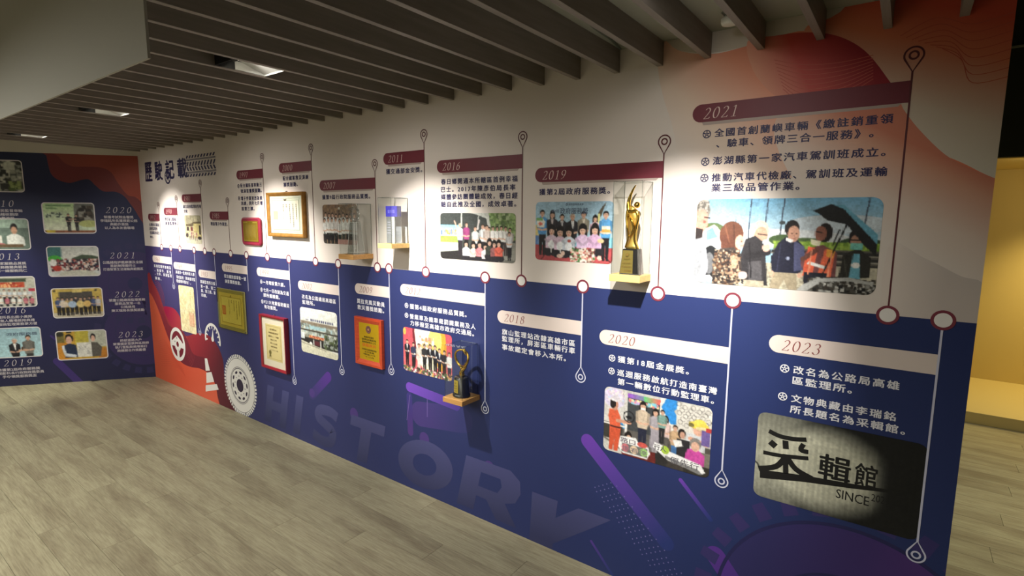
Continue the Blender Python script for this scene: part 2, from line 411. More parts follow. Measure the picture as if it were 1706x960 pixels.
# ------------------------------------------------------------------ print on the long wall
CREAM = (224, 215, 207)
NAVY = (50, 54, 96)
ZM = 1.42
base = Flat().rect(X0, ZM, XE, ZC - .001).build('upper_print', 1, mat('cream print', CREAM, .5, spec=.35), wall)
navy = Flat().rect(X0, 0, XE, ZM).build('lower_print', 1, gradmat('navy print', (X0, YW, 0), (-.2, YW, 0), [(0, (68, 58, 104)), (.3, (54, 56, 102)), (.6, (44, 52, 100)), (1, (36, 50, 100))]), wall)
def xz(px, py): u, v = MAIN.P(px, py); return (u, YW, v)
# peach and red waves near the right end
UPLO = [ZM]
def art(name, pts, layer, m, smooth=5, fr=MAIN, parent=None, lo=None, hi=ZC - .001, u0=X0, u1=XE):
    f = Flat(fr).px(pts, smooth); f.clip(u0, UPLO[0] if lo is None else lo, u1, hi); return f.build(name, layer, m, parent or wall)
art('grey_wave', [(1060, 20), (1085, 64), (1130, 84), (1185, 88), (1240, 78), (1300, 62), (1400, 45), (1480, -10), (1400, -80), (1100, -60)], 1.3, mat('grey print', (196, 186, 172), .5))
art('pale_wave', [(1095, 60), (1130, 84), (1185, 90), (1240, 78), (1330, 52), (1400, 50), (1500, -60), (1760, -80), (1760, 330), (1657, 297), (1585, 265), (1540, 225), (1480, 260), (1300, 300), (1140, 330), (1125, 230), (1100, 140)],
    1.6, gradmat('peach print', xz(1130, 260), xz(1290, 90), [(0, CREAM), (.35, (228, 206, 188)), (.8, (226, 150, 120)), (1, (216, 128, 98))]))
art('mist_wave', [(1340, 50), (1380, 110), (1440, 168), (1490, 205), (1530, 240), (1600, 270), (1657, 297), (1760, 330), (1760, -80), (1500, -80), (1400, 20)],
    1.9, gradmat('mist print', xz(1500, 260), xz(1640, 20), [(0, (208, 204, 190)), (.35, (206, 190, 172)), (.75, (208, 120, 88)), (1, (196, 78, 58))]))
art('salmon_wave', [(1485, 150), (1505, 182), (1535, 220), (1585, 265), (1657, 297), (1720, 320), (1700, 560), (1400, 560), (1380, 400), (1300, 260), (1300, 190), (1400, 170)],
    2.5, gradmat('salmon print', xz(1475, 400), xz(1585, 268), [(0, CREAM), (.4, (222, 204, 192)), (.85, (212, 158, 134)), (1, (204, 128, 104))]))
art('red_wave', [(1245, 70), (1290, 60), (1345, 54), (1395, 60), (1440, 84), (1478, 130), (1498, 168), (1440, 170), (1380, 176), (1320, 178), (1262, 130)],
    2.8, gradmat('red print', xz(1275, 175), xz(1440, 90), [(0, (224, 160, 132)), (.45, (190, 72, 62)), (1, (140, 26, 38))]))
art('pale_disc', [(1480, 412), (1540, 430), (1600, 460), (1640, 478), (1640, 570), (1480, 570)], 3.1, gradmat('pale mauve print', xz(1480, 480), xz(1570, 490), [(0, (222, 211, 203)), (1, (200, 190, 184))]))
f = Flat()
for k in range(9):
    o_ = k * 9
    q = spline([MAIN.P(1290 + o_ * .2, 100 - k * 3 + o_), MAIN.P(1340, 108 + o_ * .9), MAIN.P(1400, 104 + o_ * .8), MAIN.P(1455, 92 + o_ * .55)], 6)
    f.stroke(q, .0022)
for k in range(8):
    o_ = k * 10
    q = spline([MAIN.P(1500 + o_, 60 + o_ * .3), MAIN.P(1560 + o_ * .6, 30 + o_), MAIN.P(1620, 40 + o_ * 1.4), MAIN.P(1690, 20 + o_ * 1.5)], 6)
    f.stroke(q, .002)
f.clip(X0, ZM, XE, ZC - .002); f.build('contour_lines', 3.0, mat('contour print', (186, 86, 68), .5), wall)

# orange and maroon waves at the far end
UPLO[0] = 0.0
def pq(*a): return [(x / 4 + 240, y / 4 + 460) for x, y in a]
art('maroon_wave', pq((22, -10), (60, 40), (100, 120), (130, 205), (170, 260), (215, 320), (245, 372), (285, 400), (345, 382), (400, 386), (450, 412), (500, 485), (528, 570), (535, 660), (560, 770), (612, 905), (640, 1000), (-60, 1000), (-40, 300)), 1.5,
    gradmat('maroon print', xz(290, 520), xz(390, 680), [(0, (150, 52, 56)), (.35, (150, 44, 54)), (.7, (96, 34, 48)), (1, (84, 28, 42))]))
art('crimson_wave', pq((130, 210), (165, 205), (205, 222), (240, 275), (247, 340), (262, 385), (290, 410), (255, 420), (200, 360), (160, 290)), 1.8, gradmat('crimson print', xz(280, 515), xz(305, 560), [(0, (150, 24, 62)), (1, (176, 66, 66))]))
art('dark_wave', pq((22, 60), (70, 95), (120, 200), (170, 330), (250, 360), (290, 430), (330, 520), (420, 560), (440, 700), (300, 640), (150, 520), (20, 200)), 2.1,
    gradmat('dark maroon print', xz(250, 490), xz(345, 630), [(0, (150, 52, 58)), (.5, (116, 36, 50)), (1, (104, 36, 50))]))
art('orange_wave', pq((-30, 20), (22, 95), (50, 125), (80, 185), (110, 262), (150, 380), (200, 500), (250, 575), (310, 606), (370, 616), (430, 650), (475, 720), (490, 800), (505, 862), (520, 950), (40, 1000), (-60, 500)), 2.4,
    gradmat('orange print', xz(262, 560), xz(360, 660), [(0, (206, 92, 62)), (.5, (208, 84, 58)), (1, (214, 96, 70))]))
f = Flat()
for k in range(14):
    q = spline([MAIN.P(*p) for p in pq((90 + k * 2, 440 + k * 12), (140 + k * 4, 430 + k * 13), (190 + k * 4, 520 + k * 8), (240 + k * 3, 560 + k * 9))], 6); f.stroke(q, .0028)
f.clip(X0, 0, XE, ZM).build('contour_lines', 2.7, mat('contour print orange', (190, 70, 50), .5), wall)
f = Flat()
for k in range(8):
    u, v = MAIN.P(307, 577); f.ring(u, v, .05 + .024 * k, .053 + .024 * k, -60, 130, 26)
    u, v = MAIN.P(262, 495); f.ring(u, v, .03 + .02 * k, .033 + .02 * k, -50, 100, 22)
f.clip(X0, 0, XE, ZM).build('contour_lines', 2.7, mat('contour print rose', (166, 66, 72), .5), wall)

# violet streaks, drips and bubbles, the big gear and the dot pattern
VIO = (104, 62, 168)
def streak(name, p, q, wd, c0=VIO, c1=(48, 52, 112), layer=1.4):
    a, b = MAIN.P(*p), MAIN.P(*q)
    m = gradmat('violet print %d' % len(MATS), (a[0], YW, a[1]), (b[0], YW, b[1]), [(0, c0), (.35, tuple((x * .7 + y * .3) for x, y in zip(c0, c1))), (1, c1)])
    return Flat().capsule(a, b, wd).clip(X0, 0, XE, ZM).build(name, layer, m, wall)
streak('violet_streak', (979, 735), (1110, 905), .072, c1=(40, 54, 114))
streak('violet_streak', (1134, 800), (1184, 866), .018, c1=(38, 54, 116))
streak('violet_streak', (985, 902), (1020, 958), .014, (80, 56, 138), (38, 54, 116))
streak('violet_streak', (1192, 926), (1240, 1000), .085, (86, 50, 140), (70, 50, 130))
streak('violet_streak', (682, 645), (760, 676), .062, (118, 76, 190), (74, 58, 140))
streak('violet_streak', (682, 660), (684, 720), .05, (60, 54, 124), (78, 54, 124), 1.2)
streak('violet_streak', (700, 690), (770, 700), .16, (70, 57, 122), (50, 54, 106), 1.1)
streak('violet_streak', (547, 628), (520, 658), .075, (84, 52, 140), (58, 56, 110))
f = Flat()
for px_, py_, r in ((707, 731, .042), (590, 690, .045), (520, 655, .035), (815, 778, .036)):
    u, v = MAIN.P(px_, py_); f.disc(u, v, r)
f.clip(X0, 0, XE, ZM).build('violet_bubbles', 1.7, mat('violet dull print', (74, 56, 124), .5), wall)
f = Flat(); f.stroke([MAIN.P(683, 658), MAIN.P(678, 700)], .005); f.stroke([MAIN.P(712, 665), MAIN.P(712, 695)], .005)
f.build('violet_drips', 1.7, mat('drip print', (110, 92, 160), .5), wall)
# gear: a ring of teeth behind the last photograph
gu, gv = MAIN.P(1420, 886); gr = .46; gc = (gu, gv - gr)
f = Flat(); f.disc(gc[0], gc[1], gr, 60)
f.clip(X0, 0, XE, ZM).build('gear_disc', 1.3, gradmat('gear print', (gc[0] - .3, YW, 0), (XE, YW, 0), [(0, (48, 46, 98)), (.6, (62, 46, 108)), (1, (80, 48, 116))]), wall)
f = Flat(); f.ring(gc[0], gc[1], gr, gr + .014, n=70); f.ring(gc[0], gc[1], gr - .20, gr - .19, n=60)
f.clip(X0, 0, XE, ZM).build('gear_rim', 1.6, mat('gear rim print', (36, 36, 84), .5), wall)
f = Flat()
for k in range(30):
    a = math.radians(k * 12 + 3); b = math.radians(k * 12 + 9.5); r0, r1 = gr + .035, gr + .105
    f.poly([(gc[0] + r * math.cos(t), gc[1] + r * math.sin(t)) for r, t in ((r0, a), (r1, a + .01), (r1, b - .02), (r0, b))])
f.clip(X0, 0, XE, ZM).build('gear_teeth', 1.3, mat('gear tooth print', (54, 48, 104), .5), wall)
f = Flat(); a = MAIN.P(990, 802); ud = (.0205, -.0195)
for i in range(26):
    for j in range(5 + (i % 2)):
        u = a[0] + ud[0] * i + .021 * j + (0 if i % 2 else .0105) - .005; v = a[1] + ud[1] * i + .0125 * j - .03
        if v > .02: f.disc(u, v, .0034, 8)
f.clip(X0, 0.01, XE, ZM).build('dot_pattern', 1.9, mat('dot print', (104, 100, 158), .5), wall)

# HISTORY in large faint capitals along the bottom
f = Flat()
HM = gradmat('faint lettering print', (0, YW, .04), (0, YW, .36), [(0, (50, 54, 92)), (.3, (60, 64, 104)), (1, (72, 75, 122))])
G = {'H': [[(0, 0), (.22, 0), (.22, .38), (.5, .38), (.5, 0), (.72, 0), (.72, 1), (.5, 1), (.5, .62), (.22, .62), (.22, 1), (0, 1)]],
     'i': [[(0, 0), (.26, 0), (.26, 1), (0, 1)]],
     'T': [[(.26, 0), (.5, 0), (.5, .76), (.78, .76), (.78, 1), (0, 1), (0, .76), (.26, .76)]],
     'Y': [[(.30, 0), (.54, 0), (.54, .38), (.86, 1), (.60, 1), (.42, .6), (.24, 1), (-.02, 1), (.30, .38)]],
     'R': [[(0, 0), (.24, 0), (.24, .3), (.38, .3), (.55, 0), (.82, 0), (.62, .36), (.74, .44), (.78, .64), (.74, .86), (.6, 1), (0, 1), (0, .5), (.24, .5), (.24, .78), (.5, .78), (.54, .64), (.5, .5), (0, .5)]]}
def big(ch, u, wd, v0=.035, h=.325, sl=.24):
    def T(x, y): return (u + x * wd + sl * y * h, v0 + y * h)
    if ch in G:
        for p in G[ch]: f.poly([T(*q) for q in p])
    elif ch == 'O':
        n = 28
        for k in range(n):
            A, B = k * 2 * math.pi / n, (k + 1) * 2 * math.pi / n
            def E_(t, r, q): return T(.46 + r * math.cos(t), .5 + q * math.sin(t))
            f.poly([E_(A, .2, .22), E_(A, .46, .5), E_(B, .46, .5), E_(B, .2, .22)])
    elif ch == 'S':
        pts = spline([(.72, .80), (.5, .88), (.2, .84), (.16, .66), (.4, .54), (.64, .42), (.62, .18), (.4, .11), (.06, .2)], 5)
        pts = [T(*q) for q in pts]; f.stroke(pts, h * .25)
for ch, u, wd in (('H', -4.22, .44), ('i', -3.80, .36), ('S', -3.56, .40), ('T', -3.12, .46), ('O', -2.60, .52), ('R', -2.05, .54)): big(ch, u, wd)
f.px([(886.7, 819), (929.4, 835), (925.5, 863), (964, 847), (1018, 867), (972, 886), (921, 906), (920, 917), (882, 900)])
f.build('large_lettering', 2.0, HM, wall)

# ---- emblems at the far end: steering wheel, speedometer, cone, tyre
M_WHT = mat('white print', (224, 222, 216), .5)
f = Flat(); u, v = -5.815, .452
f.ring(u, v, .135, .172, n=40); f.ring(u, v, .028, .072, n=24)
for a0 in (180, 0, 270):
    a = math.radians(a0); d = .055 if a0 != 270 else .05
    f.stroke([(u + math.cos(a) * .05, v + math.sin(a) * .05), (u + math.cos(a) * .145, v + math.sin(a) * .145)], d)
f.stroke([(u - .1, v + .02), (u, v + .075), (u + .1, v + .02)], .03)
f.build('steering_wheel_emblem', 3.2, M_WHT, wall)
f = Flat(); u, v = -5.055, .612
f.ring(u, v, .125, .15, -18, 192, 36)
for k in range(9):
    a = math.radians(-6 + k * 24); f.stroke([(u + math.cos(a) * .098, v + math.sin(a) * .098), (u + math.cos(a) * .13, v + math.sin(a) * .13)], .014)
f.disc(u, v, .024); f.poly([(u - .02, v + .005), (u + .02, v - .003), (u + .018, v + .1)])
f.build('speedometer_emblem', 3.2, M_WHT, wall)
f = Flat()
f.px(pq((405, 548), (421, 550), (440, 630), (412, 632))); f.px(pq((415, 645), (450, 640), (468, 705), (417, 713))); f.px(pq((412, 728), (485, 720), (498, 757), (412, 770)))
f.build('traffic_cone_emblem', 3.2, M_WHT, wall)
u, v, r = -4.600, .262, .272
f = Flat(); f.disc(u, v, r * .93, 48)
for k in range(52):
    a = math.radians(k * 360 / 52); b = a + math.radians(4.4)
    f.poly([(u + rr * math.cos(t), v + rr * math.sin(t)) for rr, t in ((r * .9, a), (r * 1.02, a + .02), (r * 1.02, b + .02), (r * .9, b))])
f.clip(X0, 0.001, XE, ZM).build('tyre_emblem', 3.2, M_WHT, wall)
f = Flat(); f.ring(u, v, r * .885, r * .90, n=60); f.ring(u, v, r * .60, r * .615, n=48); f.ring(u, v, r * .55, r * .575, n=48); f.disc(u, v, r * .215, 26)
for k in range(10):
    a = math.radians(k * 36 + 8); ca, sa = math.cos(a), math.sin(a); cu, cv = u + ca * r * .44, v + sa * r * .44
    f.poly([(cu - sa * r * .085 * math.cos(t) + ca * r * .045 * math.sin(t), cv + ca * r * .085 * math.cos(t) + sa * r * .045 * math.sin(t)) for t in [j * math.pi / 6 for j in range(12)]])
    a += .3; f.disc(u + math.cos(a) * r * .31, v + math.sin(a) * r * .31, r * .022, 8)
f.clip(X0, 0.001, XE, ZM).build('tyre_emblem_lines', 3.6, mat('emblem line print', (52, 44, 66), .5), wall)

# ---- heading with tyre track
M_INK = mat('navy ink', (44, 42, 84), .5)
f = Flat()
def hl(ch, xa, ya, xb, yb, bold=.035, f=f):
    xm = (xa + xb) / 2; u0, u1, v0, v1 = MAIN.P(xa, ya)[0], MAIN.P(xb, yb)[0], MAIN.P(xm, ya)[1], MAIN.P(xm, yb)[1]
    vv, ff = text_mesh_pts(ch, 1.0, bold, 2); xs = [p[0] for p in vv]; ys = [p[1] for p in vv]
    n = len(f.v)
    f.v += [(u0 + (p[0] - min(xs)) / (max(xs) - min(xs)) * (u1 - u0), v1 + (p[1] - min(ys)) / (max(ys) - min(ys)) * (v0 - v1)) + tuple(p[2:3]) for p in vv]; f.f += [[i + n for i in q] for q in ff]
hl('歷', 240, 270, 255, 303.5); hl('駛', 256.5, 268, 272, 301); hl('記', 274.5, 265.5, 291.5, 299); hl('載', 294, 263, 313, 297)
u, v = MAIN.P(279.4, 295.2); f.ring(u, v, .05, .066, n=24); f.ring(u, v, .016, .022, n=12)
for k in range(5): a = math.radians(90 + 72 * k); f.stroke([(u + .018 * math.cos(a), v + .018 * math.sin(a)), (u + .052 * math.cos(a), v + .052 * math.sin(a))], .01)
ua, ub = MAIN.P(311, 285)[0], MAIN.P(361, 290)[0]; va_, vb_ = 2.275, 2.085; H_ = va_ - vb_
n = 10; du = (ub - ua) / n
for k in range(n):
    x = ua + k * du
    f.poly([(x, va_ - .025), (x + du * .55, va_ - .025), (x + du * .95, va_), (x + du * .4, va_)])
    f.poly([(x, vb_), (x + du * .55, vb_), (x + du * .95, vb_ + .025), (x + du * .4, vb_ + .025)])
    f.poly([(x, vb_ + H_ * .5), (x + du * .5, vb_ + H_ * .5), (x + du * 1.0, vb_ + H_ * .70), (x + du * .5, vb_ + H_ * .70)])
    f.poly([(x, vb_ + H_ * .47), (x + du * .5, vb_ + H_ * .47), (x + du * 1.0, vb_ + H_ * .28), (x + du * .5, vb_ + H_ * .28)])
for t in (.76, .80, .17, .215): f.rect(ua - .04, vb_ + H_ * t, ub, vb_ + H_ * (t + .025))
f.build('heading_lettering', 3.2, M_INK, wall)

# ---- the timeline: line, pins, dots, banners, years, captions
M_MAR = mat('maroon banner print', (112, 44, 56), .5); M_BAN = mat('cream banner print', (222, 208, 200), .5)
M_LT = mat('pale line print', (204, 206, 226), .5); M_DK = mat('maroon line print', (92, 42, 48), .5)
M_YW = mat('pale year print', (222, 196, 188), .5); M_YM = mat('maroon year print', (134, 66, 66), .5)
M_SH = mat('printed banner shadow', (176, 160, 152), .5)
UP = [('2021', -.028, 2.168, -.742, 2.282), ('2019', -.855, 1.954, -1.51, 2.069), ('2016', -1.588, 2.027, -2.184, 2.146), ('2011', -2.285, 2.095, -2.64, 2.216),
      ('2007', -2.722, 1.953, -3.312, 2.072), ('2000', -3.397, 2.094, -3.813, 2.215), ('1997', -4.040, 2.068, -4.444, 2.19), ('1985', -4.62, 1.740, -4.953, 1.863),
      ('1981', -5.09, 1.897, -5.478, 2.026), ('1970', -5.598, 1.776, -5.897, 1.896), ('1952', -6.012, 1.717, -6.286, 1.84)]
LO = [('1961', -5.80, 1.293, -6.261, 1.042), ('1969', -5.302, 1.252, -5.768, .645), ('1983', -4.914, 1.211, -5.244, None), ('1995', -4.36, 1.294, -4.789, None),
      ('1999', -3.738, 1.295, -4.211, .469), ('2002', -3.133, 1.233, -3.631, .659), ('2009', -2.612, 1.266, -2.958, .755), ('2012', -1.830, 1.297, -2.511, .674),
      ('2018', -1.227, 1.216, -1.744, .973), ('2020', -.542, 1.191, -1.131, .646), ('2023', .123, 1.268, -.397, .580)]
BH = .035
for yr, xl, zc, xr, zp in UP:
    w0 = xr + BH; sh = Flat().poly([(w0 + .01, zc - BH - .012), (xl - .03, zc - BH - .010), (xl - .01, zc - BH + .01), (w0, zc - BH + .01)]); sh.build('banner_shadow', 3.3, M_SH, wall)
    f = Flat(); f.poly([(xl, zc - BH), (xl, zc + BH)] + [(w0 - BH * math.sin(math.radians(t)), zc + BH * math.cos(math.radians(t))) for t in range(0, 181, 15)])
    b = f.build('banner', 3.7, M_MAR, wall); tag(b, 'maroon round-ended banner bearing the year %s' % yr)
    f = Flat(); put_year(f, yr, xr + .048, zc - .002, .043); f.build('year_number', 4.1, M_YW, b)
    f = Flat(); top = pin_icon(f, xl, zp, True); f.stroke([(xl, ZM), (xl, top + .002)], .0055); f.build('map_pin_line', 4.3, M_DK, wall)
for yr, xl, zc, xr, zp in LO:
    w0 = xr + BH
    f = Flat(); f.poly([(xl, zc - BH), (xl, zc + BH)] + [(w0 - BH * math.sin(math.radians(t)), zc + BH * math.cos(math.radians(t))) for t in range(0, 181, 15)])
    b = f.build('banner', 3.7, M_BAN, wall); tag(b, 'cream round-ended banner bearing the year %s' % yr)
    f = Flat(); put_year(f, yr, xr + .05, zc - .002, .043); f.build('year_number', 4.1, M_YM, b)
    f = Flat()
    if zp is None: f.stroke([(xl, ZM), (xl, 1.12)], .0065)
    else: top = pin_icon(f, xl, zp, False); f.stroke([(xl, ZM), (xl, top - .002)], .0065)
    f.build('map_pin_line', 4.3, M_LT, wall)
M_RING = mat('ring print', (122, 50, 66), .5); M_DOTW = mat('dot white print', (236, 234, 230), .45)
for xl in [u[1] for u in UP] + [u[1] for u in LO]:
    f = Flat(); f.ring(xl, ZM, .0235, .0335, n=28); r_o = f.build('timeline_ring', 4.8, M_RING, wall)
    f = Flat(); f.disc(xl, ZM, .0242, 24); f.build('timeline_dot', 5.2, M_DOTW, r_o)

CAP = {
 '2021': (0, [('*', 1177.8, 223.7), ('全國首創蘭嶼車輛《繳註銷重領', 1190.5, 221.7, 1488.6, 197.3), ('、驗車、領牌三合一服務》。', 1193.3, 240, 1456, 221), ('*', 1175, 269.6), ('澎湖縣第一家汽車駕訓班成立。', 1187.7, 268, 1476, 252.7),
   ('*', 1173.6, 296.8), ('推動汽車代檢廠、駕訓班及運輸', 1185.7, 295.7, 1478.8, 285.9), ('業三級品管作業。', 1184.9, 313, 1332.5, 309.5)]),
 '2019': (0, [('獲第2屆政府服務獎。', 898.3, 320, 1016.7, 317.3)]),
 '2016': (0, [('春日鄉開通本所轄區首例幸福', 735, 302.8, 862.6, 297.8), ('巴士。2017年陳彥伯局長率', 735, 314.6, 859, 313.5), ('媒體參訪團體驗成效，春日經', 735, 328, 862.6, 326), ('驗自此推及全國，成效卓著。', 735, 340.2, 860.3, 340)]),
 '2011': (0, [('獲交通部金安獎。', 643.3, 285.5, 703.8, 283.3)]),
 '2007': (0, [('獲第9屆行政院服務品質獎。', 537, 328.3, 617, 327.5)]),
 '2000': (0, [('配合國軍救災演練', 471.3, 296.7, 513.9, 295.6), ('獲獎鼓勵。', 472.4, 307.7, 496.4, 307.2)]),
 '1997': (0, [('*', 397.5, 310.3), ('配合國防部車動三', 400.6, 309.2, 436.3, 307.7), ('號演習獲獎鼓勵。', 401.3, 318.2, 436.3, 317.5), ('*', 398.6, 330.6), ('電子作業室改為資', 401.9, 330.6, 436.9, 330), ('訊課，同年七月增', 402.3, 338.7, 437.4, 338.7), ('設第三課。', 402.8, 347.5, 424.2, 348.1)]),
 '1985': (0, [('增設電子作業室。', 351.2, 373.1, 379.6, 373.4)]),
 '1981': (0, [('成立屏東監理站恆春', 305.4, 344, 335.2, 344.2), ('分站', 306.7, 351.9, 312.3, 352)]),
 '1970': (0, [('改名為公路局', 275, 365.3, 293, 365.3), ('高雄監理所。', 276, 372.4, 296, 372.4)]),
 '1952': (0, [('台灣省公路局', 248.9, 374.5, 264.8, 374.8), ('高雄監理所', 249.4, 380.9, 262.4, 381.2), ('在高雄市成立', 250.2, 387.7, 265.8, 388.1), ('辦公。', 250.6, 394.8, 255.9, 395)]),
 '1961': (1, [('高雄監理所管轄區', 257, 443, 285, 446.3), ('，高雄市、屏東', 258, 450, 285.4, 453.3), ('，台東、澎湖監理', 258.3, 455.8, 286.3, 459.6), ('業務。', 258.8, 463.8, 269.2, 464.6)]),
 '1969': (1, [('高雄第一監理所新大樓', 293, 453.3, 324.2, 457.5), ('落成啟用（現高雄市監', 294.2, 461.7, 325.4, 465.8), ('理處楠梓舊址）。', 294.2, 468, 318.3, 471.7)]),
 '1983': (1, [('高雄監理所分設', 334, 469.4, 358.8, 472.5), ('第一課、第二', 334.7, 477.5, 359.4, 480.3), ('課、第三課、第', 335.3, 484.4, 359.4, 488), ('四課。', 336, 491.9, 345, 493)]),
 '1995': (1, [('配合國防部車動一號', 374, 460, 410, 464.7), ('演習獲獎鼓勵。', 375, 468.4, 401.9, 472.2)]),
 '1999': (1, [('*', 435.5, 469.3), ('一月增設第六課。', 438.3, 470, 474.9, 475.2), ('*', 436, 482.7), ('七月一日改制為交通', 439.2, 483.2, 481.4, 489.2), ('部所屬機關。', 439.2, 491.6, 466.4, 495.8), ('*', 437.4, 502.4), ('921大地震協助賑災', 440.2, 502.4, 482.4, 510), ('有功獲獎。', 440.6, 510.8, 462.2, 514.6)]),
 '2002': (1, [('改名為公路總局高雄區', 503.4, 494.6, 559.7, 502.2), ('監理所。', 503.9, 502.7, 524.5, 506.5)]),
 '2009': (1, [('莫拉克風災動員', 595, 501.8, 641, 507.2), ('救災獲獎鼓勵。', 595.7, 511.8, 640.2, 517.8)]),
 '2012': (1, [('*', 677.6, 509), ('獲第4屆政府服務品質獎。', 683, 511, 777.8, 523.5), ('*', 677.6, 525.4), ('營業車及機車裁罰課業務及人', 683, 527.5, 792.7, 544.3), ('力移撥至高雄市政府交通局。', 683.8, 537.6, 790, 556.5)]),
 '2018': (1, [('旗山監理站改隸高雄市區', 836.7, 553.3, 958.3, 571.7), ('監理所，屏澎區車輛行車', 836.7, 564.3, 958.3, 584.3), ('事故鑑定會移入本所。', 836.7, 578.3, 943.3, 596.7)]),
 '2020': (1, [('*', 1020, 596.7), ('獲第18屆金展獎。', 1029.3, 599.3, 1148.3, 617.3), ('*', 1019, 618.3), ('巡迴服務啟航打造南臺灣', 1028.3, 620.7, 1195, 651.7), ('第一輛數位行動監理車。', 1029, 636, 1190, 666.7)]),
 '2023': (1, [('*', 1307.4, 614), ('改名為公路局高雄', 1321.8, 617.4, 1499, 641.4), ('區監理所。', 1320.3, 634.2, 1420, 648.5), ('*', 1304, 660.5), ('文物典藏由李瑞銘', 1318, 663.9, 1492.8, 694), ('所長題名為采輯館。', 1316, 682, 1508.6, 716.6)]),
}
M_CAPW = mat('white caption print', (226, 226, 232), .5)
def ems(s): return sum(.56 if ord(ch) < 128 else 1.0 for ch in s)
for yr, (low, lines) in CAP.items():
    f = Flat()
    for L in lines:
        if L[0] == '*': u, v = MAIN.P(L[1], L[2]); wheel_icon(f, u, v, .0165); continue
        (u0, v0), (u1, v1) = MAIN.P(L[1], L[2]), MAIN.P(L[3], L[4])
        em = (u1 - u0) / (ems(L[0]) - .18); h = min(em * .90, .0335)
        end = L[0][-1] in '。'         # a closing stop only fills the left of its square
        put_text(f, L[0], u0, u1 - (0 if not end else em * .0), (v0 + v1) / 2, em=h, bold=.026, space=em / h)
    f.build('caption_text', 4.1, M_CAPW if low else M_INK, wall)

# ------------------------------------------------------------------ print on the end wall
LT_TOP = 2.338
LW = -3.3
Flat(LEFT).rect(LW, 0, 0, LT_TOP).build('end_wall_print', 1, gradmat('end navy print', tuple(LEFT.at(-1, 0)), tuple(LEFT.at(-1, 2.3)), [(0, (36, 37, 70)), (.5, (42, 44, 90)), (1, (46, 52, 78))]), wl)
def lq(s, ox, oy, *a): return [(x / s + ox, y / s + oy) for x, y in a]
art('rose_wave', lq(5.33, 0, 150, (380, 520), (410, 580), (428, 660), (455, 745), (520, 800), (620, 825), (720, 800), (790, 795), (850, 850), (920, 900), (1030, 905), (1110, 950), (1180, 1040), (1330, 1200), (1330, 500)), 1.5, mat('rose print', (118, 54, 56), .5), fr=LEFT, parent=wl, u0=LW, u1=0, hi=LT_TOP, lo=0.0)
art('orange_wave', lq(5.33, 0, 150, (480, 520), (520, 590), (570, 645), (650, 680), (780, 682), (900, 690), (985, 730), (1050, 830), (1130, 930), (1200, 950), (1330, 1000), (1330, 500)), 1.9, gradmat('end orange print', tuple(LEFT.at(-.7, 2.2)), tuple(LEFT.at(0, 1.9)), [(0, (136, 72, 62)), (1, (166, 76, 58))]), fr=LEFT, parent=wl, u0=LW, u1=0, hi=LT_TOP, lo=0.0)
f = Flat(LEFT)
for cu, cv, r in ((-.12, 1.02, .34), (-.08, .50, .36)):
    f.ring(cu, cv, r * .2, r, n=48)
f.clip(LW, 0, 0, 1.42).build('violet_rings', 1.5, mat('end violet print', (52, 42, 92), .5), wl)
f = Flat(LEFT)
for cu, cv, r in ((-.12, 1.02, .34), (-.08, .50, .36)):
    for k in range(24):
        a = math.radians(k * 15); b = a + math.radians(8.5)
        f.poly([(cu + rr * math.cos(t), cv + rr * math.sin(t)) for rr, t in ((r * 1.08, a), (r * 1.26, a), (r * 1.26, b), (r * 1.08, b))])
    f.ring(cu, cv, r * .7, r * .73, n=40)
f.clip(LW, 0, 0, 1.5).build('violet_teeth', 1.8, mat('end tooth print', (46, 44, 88), .5), wl)
f = Flat(LEFT); f.capsule(LEFT.P(95, 602), LEFT.P(135, 640), .07); f.capsule(LEFT.P(85, 560), LEFT.P(100, 572), .02)
f.clip(LW, 0, 0, 1.5).build('violet_streak', 1.7, mat('end streak print', (60, 44, 112), .5), wl)
M_SIL = mat('silver lettering print', (196, 190, 196), .5)
EW = [('2020', -.215, 1.782, ['榮獲考試院金馨獎', '李瑞銘所長獲模範公務', '典範作業獎', '以人為本友善職場']), ('2021', -.215, 1.315, ['公路總局評鑑績優及全國', '首創無障礙巴士', '打造智慧生活運輸典範園區']),
      ('2022', -.205, .905, ['榮獲公路總局監理業務', '服務品質第一名', '公路總局', '陳文瑞局長頒獎鼓勵']), ('2023', -.205, .475, ['終結道路大戶', '榮獲國家發展與區務師', '執行重點勤務專案訂', '跨機關合作獎勵書'])]
for yr, uc, vy, ls in EW:
    f = Flat(LEFT); put_year(f, yr, uc - .105, vy + .005, .062, adv=1.0); f.build('year_number', 3, M_SIL, wl)
    f = Flat(LEFT); hs_ = {'2020': (1.715, .0368), '2021': (1.248, .0355), '2022': (.850, .0365), '2023': (.418, .0365)}[yr]
    for k, s in enumerate(ls):
        wd = min(.033 * len(s), .36); put_text(f, s, uc - wd / 2, uc + wd / 2, hs_[0] - k * hs_[1] * 1.0, em=.031, bold=.022)
    f.build('caption_text', 3, M_SIL, wl)
EW2 = [('2010', 1.835, ['賡續辦理全民監督車輛', '監理業務稽核觀摩', '示範作業流程']), ('2013', 1.315, ['榮獲國家服務品質獎', '創新服務機關典範與', '全國第一線服務同仁']), ('2016', .775, ['監理所長出席小黃隊', '友善無人機場啟用典禮', '全新服務監理業務更方便']), ('2019', .235, ['榮獲第2屆政府服務獎', '陳明彰科長行政院政務委員', '手中領獎服務獎盃'])]
for yr, vy, ls in EW2:
    f = Flat(LEFT); put_year(f, yr, -1.21 - .115, vy + .005, .064, adv=1.0); f.build('year_number', 3, M_SIL, wl)
    f = Flat(LEFT)
    for k, s in enumerate(ls):
        wd = min(.036 * len(s), .42); put_text(f, s, -1.21 - wd / 2, -1.21 + wd / 2, vy - .063 - k * .0365, em=.031, bold=.022)
    f.build('caption_text', 3, M_SIL, wl)

